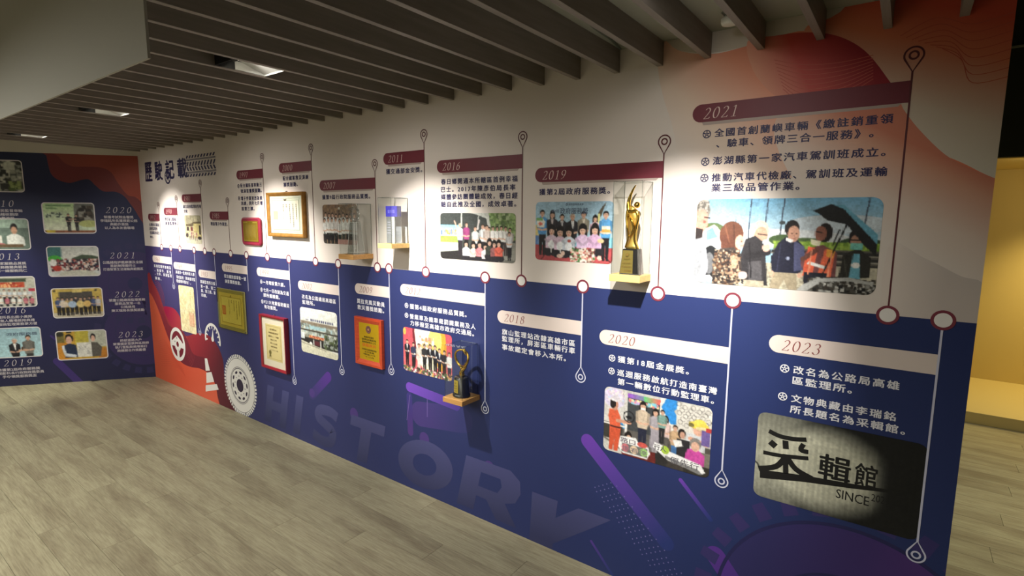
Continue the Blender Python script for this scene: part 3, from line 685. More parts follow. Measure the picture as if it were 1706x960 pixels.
# ------------------------------------------------------------------ printed photographs: painted in code into a colour grid on the print itself
class Art:
    """x runs 0..a (a = width / height), y runs 0..1 downwards"""
    def __init__(s, a, n, bg):
        s.a = a; s.ss = 2; s.H = n * s.ss; s.W = int(n * a) * s.ss; s.im = np.empty((s.H, s.W, 3)); s.im[:] = bg
        s.yy, s.xx = np.mgrid[0:s.H, 0:s.W]; s.xx = (s.xx + .5) / s.W * a; s.yy = (s.yy + .5) / s.H; s.rs = np.random.RandomState(int(a * 1000) + n)
    def _put(s, m, c): s.im[m] = c
    def rect(s, x0, y0, x1, y1, c): s._put((s.xx >= x0) & (s.xx < x1) & (s.yy >= y0) & (s.yy < y1), c); return s
    def grad(s, x0, y0, x1, y1, c0, c1, horiz=False):
        m = (s.xx >= x0) & (s.xx < x1) & (s.yy >= y0) & (s.yy < y1)
        t = ((s.xx - x0) / (x1 - x0) if horiz else (s.yy - y0) / (y1 - y0))[m][:, None]
        s.im[m] = np.array(c0) * (1 - t) + np.array(c1) * t; return s
    def ell(s, x, y, rx, ry, c, rot=0):
        if rot:
            ca, sa = math.cos(rot), math.sin(rot); X = (s.xx - x) * ca + (s.yy - y) * sa; Y = -(s.xx - x) * sa + (s.yy - y) * ca
        else: X, Y = s.xx - x, s.yy - y
        s._put((X / rx) ** 2 + (Y / ry) ** 2 <= 1, c); return s
    def ringe(s, x, y, r0, r1, c):
        d = np.hypot(s.xx - x, s.yy - y); s._put((d >= r0) & (d <= r1), c); return s
    def poly(s, pts, c):
        m = np.zeros(s.xx.shape, bool); n = len(pts)
        for i in range(n):
            (x0, y0), (x1, y1) = pts[i - 1], pts[i]
            if y0 == y1: continue
            cr = ((s.yy < y0) != (s.yy < y1)) & (s.xx < (x1 - x0) * (s.yy - y0) / (y1 - y0) + x0); m ^= cr
        s._put(m, c); return s
    def line(s, x0, y0, x1, y1, w, c):
        dx, dy = x1 - x0, y1 - y0; L = dx * dx + dy * dy + 1e-9
        t = np.clip(((s.xx - x0) * dx + (s.yy - y0) * dy) / L, 0, 1); s._put(np.hypot(s.xx - x0 - t * dx, s.yy - y0 - t * dy) <= w / 2, c); return s
    def speck(s, x0, y0, x1, y1, n, r, cols):
        for _ in range(n):
            x, y = s.rs.uniform(x0, x1), s.rs.uniform(y0, y1); q = r * s.rs.uniform(.5, 1.4)
            i0, i1 = max(0, int((y - q) * s.H)), int((y + q) * s.H) + 1; j0, j1 = max(0, int((x - q) / s.a * s.W)), int((x + q) / s.a * s.W) + 1
            s.im[i0:i1, j0:j1] = cols[s.rs.randint(len(cols))]
        return s
    def grain(s, k):
        h, w = s.H // 3 + 1, s.W // 3 + 1; g = s.rs.normal(0, k, (h, w, 1)); s.im += np.kron(g, np.ones((3, 3, 1)))[:s.H, :s.W]; return s
    def man(s, x, y, h, top, bot, hair=(30, 26, 26), skin=(214, 168, 140), wd=1.0, arms=None, long=False, y1=None, tie=None, coat=None, legs=True):
        """standing figure: crown at y, height h"""
        hr = h * .068; sw = h * .125 * wd; e = y + h
        if long: s.ell(x, y + hr * 1.4, hr * 1.15, hr * 1.9, hair)
        if legs: s.poly([(x - sw * .72, y + h * .5), (x + sw * .72, y + h * .5), (x + sw * .55, e), (x + sw * .1, e), (x, y + h * .62), (x - sw * .1, e), (x - sw * .55, e)], bot)
        s.poly([(x - hr * .5, y + h * .14), (x - sw, y + h * .2), (x - sw * 1.05, y + h * .36), (x - sw * .78, y + h * .54), (x + sw * .78, y + h * .54), (x + sw * 1.05, y + h * .36), (x + sw, y + h * .2), (x + hr * .5, y + h * .14)], top)
        sh = tuple(v * .82 for v in top)
        s.line(x - sw * .98, y + h * .22, x - sw * .9, y + h * .42, h * .05, sh); s.line(x + sw * .98, y + h * .22, x + sw * .9, y + h * .42, h * .05, sh)
        if arms is None: s.line(x - sw * .9, y + h * .42, x - sw * .2, y + h * .44, h * .045, skin); s.line(x + sw * .9, y + h * .42, x + sw * .2, y + h * .44, h * .045, skin)
        elif arms == 'down': s.ell(x - sw * .95, y + h * .5, h * .022, h * .03, skin); s.ell(x + sw * .95, y + h * .5, h * .022, h * .03, skin)
        if coat: s.poly([(x - hr * .6, y + h * .16), (x + hr * .6, y + h * .16), (x + hr * .1, y + h * .4)], coat)
        if tie: s.line(x, y + h * .18, x, y + h * .34, h * .016, tie)
        s.rect(x - hr * .35, y + hr * 1.5, x + hr * .35, y + h * .17, tuple(v * .85 for v in skin))
        s.ell(x, y + hr * .95, hr * .95, hr * 1.0, hair); s.ell(x, y + hr * 1.25, hr * .78, hr * .98, skin)
        s.ell(x - hr * .3, y + hr * 1.1, hr * .13, hr * .08, (70, 50, 44)); s.ell(x + hr * .3, y + hr * 1.1, hr * .13, hr * .08, (70, 50, 44)); s.ell(x, y + hr * 1.72, hr * .28, hr * .09, (176, 100, 92))
        s.poly([(x - hr * .85, y + hr * .8), (x - hr * .6, y + hr * .2), (x, y), (x + hr * .6, y + hr * .2), (x + hr * .85, y + hr * .8), (x + hr * .2, y + hr * .55)], hair); return s
    def sit(s, x, y, h, top, hair=(30, 26, 26), skin=(222, 178, 152), bot=(40, 38, 44), long=True, prop=None):
        """crouching figure in a front row"""
        hr = h * .14; sw = h * .24
        if long: s.ell(x, y + hr * 1.5, hr * 1.25, hr * 2.1, hair)
        s.ell(x - sw * .5, y + h * .85, sw * .8, h * .17, bot); s.ell(x + sw * .5, y + h * .85, sw * .8, h * .17, bot)
        s.poly([(x - hr * .5, y + h * .28), (x - sw, y + h * .4), (x - sw, y + h * .75), (x + sw, y + h * .75), (x + sw, y + h * .4), (x + hr * .5, y + h * .28)], top)
        s.line(x - sw, y + h * .45, x - sw * .2, y + h * .62, h * .09, tuple(v * .85 for v in top)); s.line(x + sw, y + h * .45, x + sw * .2, y + h * .62, h * .09, tuple(v * .85 for v in top))
        s.ell(x, y + hr, hr * .98, hr * 1.02, hair); s.ell(x, y + hr * 1.25, hr * .76, hr * .92, skin); s.ell(x - hr * .3, y + hr * 1.15, hr * .13, hr * .09, (70, 50, 44)); s.ell(x + hr * .3, y + hr * 1.15, hr * .13, hr * .09, (70, 50, 44)); s.ell(x, y + hr * 1.7, hr * .3, hr * .1, (190, 96, 92))
        s.poly([(x - hr * .9, y + hr * .95), (x - hr * .6, y + hr * .2), (x, y), (x + hr * .6, y + hr * .2), (x + hr * .9, y + hr * .95), (x, y + hr * .6)], hair)
        if prop: s.ell(x, y + h * .62, h * .14, h * .15, prop)
        return s
    def crowd(s, x0, x1, y, n, h, tops, bots, jit=.02, **k):
        for i in range(n): s.man(x0 + (x1 - x0) * (i + .5) / n, y + s.rs.uniform(-jit, jit), h, tops[s.rs.randint(len(tops))], bots[s.rs.randint(len(bots))], **k)
        return s
def photo(name, label, u0, v0, u1, v1, art_, layer, parent, fr=MAIN, rad=.03, border=None):
    """rounded print whose colours are stored per grid point"""
    n = art_.H // 2; mW = art_.W // 2
    im = np.clip(art_.im, 0, 255).reshape(art_.H // 2, 2, art_.W // 2, 2, 3).mean((1, 3)) / 255.0
    lum = im.mean(2, keepdims=True); im = im * .86 + lum * .14
    hh, ww = im.shape[:2]; mod = np.ones((hh, ww, 1))
    for st, am in ((7, .02), (3, .03), (1, .03)):
        g = art_.rs.normal(0, am, (hh // st + 2, ww // st + 2, 1)); mod += np.kron(g, np.ones((st, st, 1)))[:hh, :ww]
    im = im * mod
    pd = np.pad(im, ((1, 1), (1, 1), (0, 0)), 'edge'); im = .52 * im + .12 * (pd[:-2, 1:-1] + pd[2:, 1:-1] + pd[1:-1, :-2] + pd[1:-1, 2:]); im = np.clip(im, 0, 1)
    im = np.where(im <= .04045, im / 12.92, ((im + .055) / 1.055) ** 2.4)
    Wd, Hd = u1 - u0, v1 - v0; V = []; Cc = []
    for j in range(n + 1):
        yv = Hd * j / n; e = 0.0
        d = min(yv, Hd - yv)
        if d < rad: e = rad - math.sqrt(max(0, rad * rad - (rad - d) ** 2))
        for i in range(mW + 1):
            x = e + (Wd - 2 * e) * i / mW; V.append(tuple(fr.at(u0 + x, v1 - yv, layer * LM)))
            Cc.append(im[min(n - 1, j), min(mW - 1, int(x / Wd * mW))])
    k = mW + 1; F = [(j * k + i, (j + 1) * k + i, (j + 1) * k + i + 1, j * k + i + 1) for j in range(n) for i in range(mW)]
    me = bpy.data.meshes.new(name); me.from_pydata(V, [], F); me.update()
    ca = me.color_attributes.new('ink', 'FLOAT_COLOR', 'POINT'); arr = np.ones((len(V), 4), np.float32); arr[:, :3] = np.array(Cc); ca.data.foreach_set('color', arr.ravel())
    if 'photo ink' not in MATS:
        m = bpy.data.materials.new('photo ink'); m.use_nodes = True; MATS['photo ink'] = m; q = m.node_tree.nodes.new('ShaderNodeAttribute'); q.attribute_name = 'ink'
        b = m.node_tree.nodes['Principled BSDF']; m.node_tree.links.new(q.outputs['Color'], b.inputs['Base Color']); b.inputs['Roughness'].default_value = .45; b.inputs['Specular IOR Level'].default_value = .35
    o = link(name, me, parent, MATS['photo ink']); tag(o, label)
    if border:
        f = Flat(fr); b = border; rr = rad + b; pts = []
        for cx_, cy_, a0 in ((u1 + b - rr, v1 + b - rr, 0), (u0 - b + rr, v1 + b - rr, 90), (u0 - b + rr, v0 - b + rr, 180), (u1 + b - rr, v0 - b + rr, 270)):
            pts += [(cx_ + rr * math.cos(math.radians(a0 + t)), cy_ + rr * math.sin(math.radians(a0 + t))) for t in range(0, 91, 15)]
        f.poly(pts).build('photo_border', layer - .35, mat('photo border print', (224, 220, 222), .5), parent)
    return o
WHT, SKN, BLK, NVY = (236, 236, 232), (214, 168, 140), (34, 32, 36), (38, 42, 66)

# 2021 roadside inspection
A = Art(1.86, 150, (150, 196, 222))
A.grad(0, 0, 1.86, .55, (110, 178, 218), (206, 218, 222)); A.ell(1.5, .28, .5, .1, (196, 212, 222)); A.ell(.9, .42, .7, .08, (214, 222, 226))
for x, xt in ((.60, .615), (.765, .79), (.93, .955), (1.70, 1.74)): A.line(x, .56, xt, 0, .012, (58, 66, 84))
A.line(.24, .62, .24, .28, .01, (90, 96, 100)); A.line(.45, .4, .46, .24, .008, (80, 84, 90)); A.ell(.95, .27, .03, .02, (60, 70, 74))
A.ell(.2, .36, .14, .08, (84, 104, 62)); A.ell(.98, .46, .16, .06, (70, 96, 54)); A.ell(1.2, .48, .2, .05, (80, 106, 62)); A.ell(1.7, .48, .2, .07, (60, 84, 60)); A.rect(.88, .47, 1.86, .56, (142, 178, 62)); A.speck(.88, .48, 1.86, .56, 150, .012, [(120, 160, 52), (160, 194, 74)])
A.rect(.88, .55, 1.86, .75, (96, 92, 84))
for y in (.57, .635, .70): A.rect(.86, y, 1.86, y + .03, (52, 52, 52)); A.rect(.86, y + .03, 1.86, y + .045, (150, 146, 132))
A.grad(.5, .72, 1.86, 1, (188, 182, 158), (206, 200, 172)); A.speck(.6, .74, 1.3, 1, 260, .012, [(170, 162, 138), (200, 192, 164), (150, 144, 124)])
A.poly([(.10, .36), (.22, .30), (.34, .42), (.42, .56), (.40, .95), (.05, .95)], (198, 206, 206)); A.poly([(.10, .40), (.2, .33), (.26, .45), (.1, .5)], (110, 170, 190)); A.ell(.19, .74, .1, .19, (36, 38, 42)); A.ell(.18, .76, .06, .13, (110, 112, 116))
A.poly([(0, .34), (.10, .42), (.14, .6), (.13, 1), (0, 1)], (150, 154, 160)); A.poly([(.06, .36), (.13, .4), (.14, .52), (.08, .52)], WHT); A.poly([(.09, .6), (.14, .6), (.17, .82), (.13, .96), (.08, .96)], (188, 190, 200)); A.poly([(.05, .92), (.2, .9), (.24, .96), (.05, .99)], WHT)
A.ell(.05, .14, .11, .17, (128, 122, 112)); A.speck(0, 0, .14, .17, 80, .01, [(96, 92, 86), (160, 154, 144)]); A.ell(.06, .26, .085, .14, (208, 142, 122)); A.poly([(0, .34), (.09, .36), (.08, .46), (0, .48)], (52, 44, 44)); A.line(.1, .215, .16, .225, .014, (40, 34, 34))
A.ell(.73, .37, .09, .12, (222, 204, 176)); A.ell(.74, .42, .07, .1, (206, 160, 132)); A.poly([(.58, .46), (.68, .42), (.78, .5), (.80, .62), (.84, .98), (.56, .98), (.52, .7)], (52, 50, 54)); A.poly([(.62, .72), (.76, .7), (.78, .92), (.64, .94)], (84, 82, 86)); A.line(.60, .66, .82, .6, .075, (44, 42, 46)); A.ell(.80, .55, .04, .05, (222, 180, 160)); A.ell(.79, .49, .035, .03, (190, 200, 210)); A.rect(.58, .93, .8, 1, (176, 166, 142))
A.ell(.42, .42, .135, .16, (110, 66, 48)); A.poly([(.30, .42), (.54, .42), (.52, .60), (.31, .6)], (104, 60, 46)); A.ell(.515, .5, .05, .085, (226, 178, 152)); A.poly([(.30, .58), (.46, .56), (.54, .68), (.56, .86), (.46, 1), (.22, 1), (.23, .74)], (72, 62, 58)); A.speck(.23, .6, .54, 1, 420, .009, [(150, 124, 96), (42, 38, 40), (196, 176, 148), (104, 70, 52), (58, 48, 46)]); A.poly([(.42, .66), (.5, .66), (.54, .88), (.44, .92)], (206, 168, 136)); A.speck(.42, .66, .52, .9, 60, .008, [(72, 60, 54), (196, 140, 110)]); A.ell(.57, .88, .05, .045, (232, 204, 190))
A.poly([(.90, .82), (1.13, .82), (1.14, 1), (1.05, 1), (1.0, .9), (.96, 1), (.86, 1)], (166, 152, 124)); A.poly([(.92, .5), (1.0, .42), (1.1, .44), (1.18, .52), (1.2, .72), (1.16, .82), (.88, .82), (.86, .66)], (36, 38, 58)); A.poly([(1.08, .46), (1.18, .52), (1.2, .78), (1.1, .8)], (78, 82, 120)); A.ell(1.05, .33, .075, .09, (34, 30, 32)); A.ell(1.07, .39, .06, .09, (202, 148, 122)); A.poly([(1.0, .43), (1.08, .46), (1.05, .49), (.99, .46)], WHT); A.ell(1.16, .84, .025, .03, SKN); A.ell(.88, .84, .025, .035, SKN); A.ell(1.03, .66, .02, .02, (150, 160, 190))
A.ell(1.37, .37, .07, .1, (40, 34, 34)); A.ell(1.33, .38, .055, .08, (150, 92, 74)); A.poly([(1.24, .44), (1.34, .46), (1.33, .52), (1.25, .5)], (230, 224, 190)); A.poly([(1.22, .54), (1.36, .5), (1.5, .58), (1.5, .84), (1.2, .84), (1.16, .7)], (120, 70, 70)); A.poly([(1.22, .52), (1.32, .54), (1.28, .84), (1.18, .84)], (236, 96, 62)); A.poly([(1.38, .54), (1.48, .56), (1.45, .92), (1.32, .88)], (238, 100, 64)); A.poly([(1.40, .54), (1.48, .56), (1.46, .64), (1.4, .62)], (248, 170, 60)); A.line(1.18, .66, 1.3, .56, .05, (110, 66, 56)); A.rect(1.20, .80, 1.42, 1, (32, 34, 46)); A.poly([(1.24, .68), (1.42, .73), (1.40, .76), (1.22, .71)], WHT)
A.poly([(1.55, .6), (1.68, .52), (1.8, .62), (1.8, .82), (1.52, .86)], (46, 46, 42)); A.poly([(1.64, .58), (1.7, .58), (1.72, .84), (1.62, .84)], (98, 172, 196)); A.ell(1.66, .42, .075, .09, (38, 34, 34)); A.ell(1.665, .46, .06, .08, (180, 130, 106)); A.rect(1.61, .47, 1.72, .54, (110, 196, 180)); A.ell(1.67, .7, .04, .03, WHT)
A.poly([(1.24, .14), (1.40, .07), (1.52, .1), (1.84, .46), (1.84, .60), (1.72, .48), (1.56, .28), (1.38, .24), (1.30, .17)], (34, 36, 38)); A.poly([(1.42, .08), (1.52, .08), (1.84, .38), (1.84, .48), (1.52, .12)], (96, 168, 196)); A.line(1.56, .28, 1.36, .86, .014, (30, 30, 32)); A.line(1.5, .34, 1.45, .5, .012, (30, 30, 32))
A.ell(.10, .27, .02, .018, (150, 90, 76)); A.line(.12, .33, .15, .335, .01, (150, 84, 76)); A.ell(.535, .49, .008, .008, (70, 44, 40)); A.line(.53, .54, .555, .54, .008, (176, 90, 84)); A.line(.71, .40, .80, .41, .012, (70, 60, 56)); A.ell(1.05, .385, .007, .006, (60, 40, 36)); A.ell(1.10, .385, .007, .006, (60, 40, 36)); A.line(1.06, .44, 1.09, .44, .008, (160, 86, 78)); A.ell(1.08, .41, .008, .012, (180, 126, 104)); A.line(1.29, .36, 1.34, .37, .012, (60, 44, 40)); A.line(1.61, .44, 1.72, .44, .014, (40, 34, 34)); A.line(.34, .3, .40, .5, .012, (136, 84, 60)); A.line(.44, .3, .46, .54, .012, (84, 50, 38)); A.line(.62, .5, .66, .9, .014, (36, 34, 38)); A.line(.95, .5, .93, .8, .012, (52, 54, 80)); A.line(1.26, .56, 1.24, .82, .014, (250, 150, 110)); A.line(1.45, .58, 1.42, .88, .014, (250, 150, 110)); A.line(1.56, .62, 1.6, .82, .014, (70, 70, 62))
A.ell(1.56, .97, .36, .14, (48, 48, 46)); A.speck(1.26, .86, 1.84, 1, 260, .014, [(150, 150, 144), (30, 30, 30), (196, 196, 188), (80, 78, 72), (60, 54, 48)]); A.poly([(1.2, .93), (1.34, .86), (1.62, .83), (1.84, .87), (1.84, .9), (1.6, .87), (1.36, .9), (1.24, 1), (1.14, 1)], (178, 180, 176)); A.grain(3)
photo('printed_photo', 'wide printed photo of people inspecting a car under its raised bonnet', -.704, 1.483, -.070, 1.826, A, 4.3, wall, rad=.034)

# 2020 road safety show in a decorated bus
A = Art(1.57, 120, (190, 190, 184))
A.rect(0, 0, .36, 1, (206, 204, 198)); A.ell(.16, .16, .17, .16, (208, 200, 226)); A.speck(.04, .04, .3, .2, 60, .012, [(214, 190, 226), (190, 206, 232), (226, 214, 214)]); A.line(.30, 0, .33, .5, .006, (120, 116, 110))
A.rect(.37, .05, .86, .66, (64, 68, 72)); A.grad(.37, .04, .86, .11, (150, 70, 200), (80, 200, 120), True); A.grad(.62, .04, .86, .12, (90, 210, 120), (236, 90, 90), True); A.speck(.4, .13, .84, .18, 120, .014, [(226, 120, 120), (120, 200, 220), (236, 220, 160), (200, 160, 220)])
A.rect(.86, 0, 1.06, .58, (226, 224, 214)); A.poly([(.94, .0), (1.08, .0), (1.16, .06), (1.06, .16), (1.18, .34), (1.02, .36), (.88, .14)], (40, 140, 226)); A.rect(.84, .38, .90, .5, (236, 214, 70))
A.rect(1.10, .02, 1.57, .42, (218, 214, 204))
for q in range(26): x, y = 1.12 + .43 * ((q * 37) % 26) / 26, .04 + .3 * ((q * 17) % 26) / 26; A.ringe(x, y, .03, .035, (90, 86, 82))
A.poly([(.24, .48), (.34, .56), (.34, .64), (.24, .62)], (40, 150, 230)); A.rect(.24, .6, .86, .86, (96, 92, 88)); A.rect(.86, .58, 1.57, 1, (84, 80, 74)); A.rect(1.24, .66, 1.57, 1, (122, 116, 104)); A.rect(0, .55, .3, .8, (60, 58, 54)); A.rect(0, .56, .34, .585, (226, 224, 218)); A.line(0, .80, .26, .92, .03, (120, 112, 100))
A.poly([(.3, .86), (.9, .84), (.86, 1), (.3, 1)], (110, 36, 34)); A.rect(.82, .6, 1.0, 1, (46, 44, 44))
# steering wheel man
A.poly([(.10, .62), (.28, .60), (.26, .86), (.23, .98), (.17, .98), (.18, .78), (.15, .98), (.09, .98)], (222, 84, 50)); A.poly([(.08, .34), (.22, .33), (.27, .44), (.27, .62), (.10, .62), (.07, .46)], (228, 92, 56)); A.rect(.11, .59, .27, .615, (90, 40, 34)); A.line(.22, .50, .42, .49, .05, (206, 146, 118)); A.ell(.17, .26, .06, .09, (196, 136, 110)); A.ell(.14, .24, .05, .08, (36, 30, 30)); A.ell(.19, .18, .10, .035, (214, 208, 212)); A.ell(.19, .15, .06, .04, (196, 190, 200)); A.ringe(.40, .40, .075, .09, (30, 30, 34)); A.ell(.40, .41, .05, .025, (30, 30, 34)); A.rect(.34, .52, .38, .8, (226, 224, 220))
# row of visitors
A.man(.61, .14, .72, (206, 186, 160), (36, 40, 62), long=True); A.rect(.575, .215, .645, .25, (230, 226, 222)); A.man(.80, .20, .64, (170, 164, 172), (160, 156, 164), long=True); A.poly([(.74, .5), (.87, .5), (.90, .78), (.72, .78)], (158, 152, 162)); A.man(.95, .27, .56, (220, 190, 184), (96, 92, 88), long=True)
A.man(.90, .18, .5, (120, 160, 150), (40, 40, 44)); A.man(1.09, .36, .56, (196, 160, 120), (60, 110, 170), hair=(50, 36, 32)); A.ell(.40, .70, .06, .075, (34, 28, 28)); A.ell(.41, .73, .04, .05, SKN)
A.poly([(1.25, .42), (1.5, .42), (1.5, .66), (1.24, .66)], (206, 210, 214)); A.line(1.30, .5, 1.52, .54, .06, (222, 160, 132)); A.ell(1.40, .36, .07, .08, (226, 170, 144)); A.ell(1.40, .29, .14, .055, (232, 208, 70)); A.ell(1.42, .25, .08, .05, (236, 214, 80)); A.ell(1.3, .30, .04, .03, (120, 110, 60)); A.ell(1.48, .33, .12, .03, (226, 208, 150))
A.ell(1.18, .46, .05, .07, (36, 30, 30)); A.ell(1.19, .48, .035, .05, (214, 160, 134)); A.rect(1.12, .54, 1.3, .8, (44, 42, 46)); A.poly([(1.06, .58), (1.18, .56), (1.2, .64), (1.1, .68)], WHT)
A.poly([(1.26, .66), (1.38, .62), (1.50, .7), (1.5, .86), (1.22, .84)], (206, 66, 160)); A.ell(1.37, .56, .075, .085, (128, 122, 118)); A.ell(1.37, .6, .055, .07, (226, 176, 150)); A.rect(1.44, .34, 1.56, .56, (110, 90, 160)); A.rect(1.50, .30, 1.57, .36, (200, 60, 60))
A.rect(1.20, .86, 1.57, 1, (52, 48, 44)); A.ell(1.1, .98, .12, .1, (66, 60, 56))
# sign 1 : three lamps with a small car
A.poly([(.28, .72), (.52, .70), (.56, .76), (.70, .78), (.74, .88), (.70, .98), (.32, .98), (.25, .90), (.26, .8)], (238, 238, 236)); A.ell(.62, .78, .075, .04, (216, 84, 74)); A.rect(.30, .82, .70, .955, (104, 108, 106))
for x, c in ((.36, (214, 110, 120)), (.50, (226, 196, 160)), (.645, (150, 200, 110))): A.ell(x, .888, .062, .062, c)
A.poly([(.80, .68), (.92, .70), (1.0, .76), (1.46, .84), (1.52, .94), (1.46, .98), (1.0, .9), (.84, .80), (.78, .76)], (236, 236, 236)); A.poly([(.96, .84), (1.42, .92), (1.48, .97), (1.44, .985), (.96, .88)], (130, 130, 130)); A.ell(.96, .76, .06, .06, (168, 204, 60)); A.grain(3)
ph = photo('printed_photo', 'printed photo of costumed road safety performers with speech-shaped signs', -1.094, .640, -.594, .955, A, 4.3, wall, rad=.026)
f = Flat(); put_text(f, '路口', -1.094 + .315 * .28, -1.094 + .315 * .52, .955 - .315 * .77, em=.026, bold=.02)
put_text(f, '慢看停', -1.094 + .315 * .31, -1.094 + .315 * .70, .955 - .315 * .89, em=.024, bold=.004)
f.build('photo_lettering', 4.7, mat('photo pale lettering', (120, 112, 122), .5), ph)
f = Flat(); put_text(f, '行人', -1.094 + .315 * .80, -1.094 + .315 * .98, .955 - .315 * .745, em=.028, bold=.02); put_text(f, '優先行', -1.094 + .315 * 1.04, -1.094 + .315 * 1.45, .955 - .315 * .875, em=.034, bold=.006)
f.build('photo_lettering', 4.7, mat('photo grey lettering', (92, 90, 96), .5), ph)

# 2019 government service award group
A = Art(1.47, 104, (160, 196, 216)); A.grad(0, 0, 1.47, .75, (146, 184, 208), (176, 214, 226)); A.rect(0, .4, .07, .75, (226, 206, 130)); A.rect(0, .58, .07, .76, (90, 130, 190)); A.rect(0, .74, 1.47, 1, (186, 72, 76)); A.rect(.7, .58, 1.47, .75, (120, 196, 220)); A.line(.12, 1, .3, .8, .012, (60, 30, 34)); A.line(1.3, .86, 1.44, .98, .012, (60, 30, 34))
A.poly([(1.34, .01), (1.26, .1), (1.2, .2), (1.22, .3), (1.27, .2)], (84, 74, 60)); A.rect(1.19, .2, 1.24, .6, (210, 210, 130))
A.man(.14, .14, .78, (76, 150, 214), BLK); A.man(.34, .17, .74, (48, 44, 50), BLK, coat=(190, 180, 180), long=True); A.man(.53, .21, .7, (44, 44, 52), (34, 34, 40), coat=WHT, tie=(160, 160, 170)); A.man(.735, .20, .74, (40, 40, 46), (34, 34, 38), hair=(190, 170, 150), coat=WHT, tie=(180, 184, 190)); A.man(.94, .165, .74, (150, 142, 122), (90, 84, 74), coat=(220, 210, 190)); A.man(1.15, .24, .66, (226, 186, 206), (60, 54, 62), long=True); A.man(1.34, .16, .80, (80, 156, 216), BLK)
A.poly([(.02, .28), (.14, .28), (.20, .34), (.18, .44), (.04, .44)], (228, 228, 214)); A.ell(.1, .38, .04, .03, (226, 110, 90)); A.rect(.02, .28, .14, .32, (120, 180, 100)); A.rect(1.27, .4, 1.42, .52, (236, 226, 200)); A.rect(1.27, .45, 1.42, .5, (238, 170, 80))
for x, y, c, p in ((.33, .42, (220, 196, 216), (236, 240, 244)), (.50, .44, (222, 190, 214), (236, 240, 244)), (.67, .44, (206, 216, 228), (236, 240, 244)), (.93, .40, (222, 190, 226), None), (1.15, .39, (212, 170, 210), None)): A.sit(x, y, .5, c, prop=p)
A.ell(.68, .66, .035, .025, (200, 80, 70)); A.line(.33, .78, .33, .86, .02, WHT); A.line(.51, .78, .51, .86, .02, WHT); A.ell(1.26, .64, .06, .035, (226, 196, 140)); A.ell(.5, .92, .06, .035, (226, 190, 170)); A.ell(1.24, .92, .04, .04, (226, 190, 170)); A.ell(.56, .87, .04, .04, (226, 190, 170))
A.ell(.94, .92, .22, .12, (180, 150, 130)); A.speck(.72, .78, 1.14, 1, 240, .016, [(236, 232, 220), (206, 84, 84), (86, 128, 72), (226, 170, 150), (120, 60, 56), (240, 214, 190)]); A.grain(3)
ph = photo('printed_photo', 'printed group photo of twelve award winners before a pale blue backdrop', -1.503, 1.536, -1.077, 1.823, A, 4.3, wall, rad=.022)
f = Flat(); put_text(f, '政府服務獎', -1.503 + .287 * .49, -1.503 + .287 * 1.03, 1.823 - .287 * .155, em=.032, bold=.012); put_text(f, '第2屆', -1.503 + .287 * .32, -1.503 + .287 * .47, 1.823 - .287 * .155, em=.017, bold=.01); put_text(f, '國家發展委員會', -1.503 + .287 * .66, -1.503 + .287 * .94, 1.823 - .287 * .045, em=.011, bold=.01); f.ring(-1.503 + .287 * .62, 1.823 - .287 * .045, .003, .006, n=12)
f.build('photo_lettering', 4.7, mat('photo blue lettering', (74, 88, 112), .5), ph)

# 2016 group in front of a bus
A = Art(2.03, 92, (70, 76, 72)); A.rect(0, 0, 1.35, .4, (62, 68, 66)); A.rect(1.35, 0, 2.03, .55, (134, 164, 96)); A.speck(1.36, 0, 2.03, .5, 240, .03, [(150, 180, 110), (112, 146, 80), (170, 190, 140), (96, 120, 74)]); A.poly([(.8, 0), (1.35, 0), (1.40, .3), (1.33, .3), (1.30, .12), (1.0, .03)], (196, 200, 192)); A.rect(.60, 0, .64, .3, (196, 200, 192)); A.rect(1.07, .06, 1.095, .35, (190, 194, 188))
A.grad(0, .26, .6, .60, (120, 190, 214), (206, 222, 232)); A.rect(0, .50, .56, .64, (146, 196, 72)); A.speck(.14, .36, .52, .46, 70, .014, [(236, 180, 90), (226, 150, 70), (110, 140, 190)]); A.rect(.02, .38, .06, .48, (60, 80, 150)); A.grad(0, .64, .56, .86, (224, 228, 214), (176, 184, 172)); A.poly([(0, .88), (.6, .82), (2.03, .86), (2.03, 1), (0, 1)], (112, 112, 104)); A.poly([(0, .86), (.6, .80), (.8, 1), (0, 1)], (44, 42, 42)); A.rect(1.5, .6, 2.03, .95, (150, 150, 140))
A.line(.42, .18, .5, .34, .035, (206, 160, 136)); A.line(1.10, .16, 1.06, .34, .04, (206, 200, 196))
A.crowd(1.2, 1.95, .28, 7, .6, [WHT, (222, 224, 220), (206, 196, 190)], [(44, 42, 46), (70, 60, 60)])
for x, y, t in ((.58, .22, (206, 204, 226)), (.76, .20, (160, 60, 120)), (1.0, .28, (214, 218, 216)), (1.2, .23, (206, 212, 214)), (1.31, .25, (206, 190, 180))): A.man(x, y, .68, t, (46, 40, 46), hair=(60, 50, 46) if x != .58 else (190, 170, 150))
A.man(1.88, .38, .58, (220, 222, 226), BLK)
for x, y, t in ((.75, .60, (226, 228, 232)), (.95, .62, (210, 200, 190)), (1.12, .60, (222, 130, 136)), (1.27, .64, (226, 222, 220)), (1.38, .55, (60, 66, 58)), (1.50, .58, (150, 90, 90)), (1.62, .57, (226, 96, 76))): A.sit(x, y, .42, t)
A.grain(4); photo('printed_photo', 'printed photo of a cheering group in front of a green and white bus', -2.162, 1.508, -1.627, 1.768, A, 4.3, wall, rad=.022)

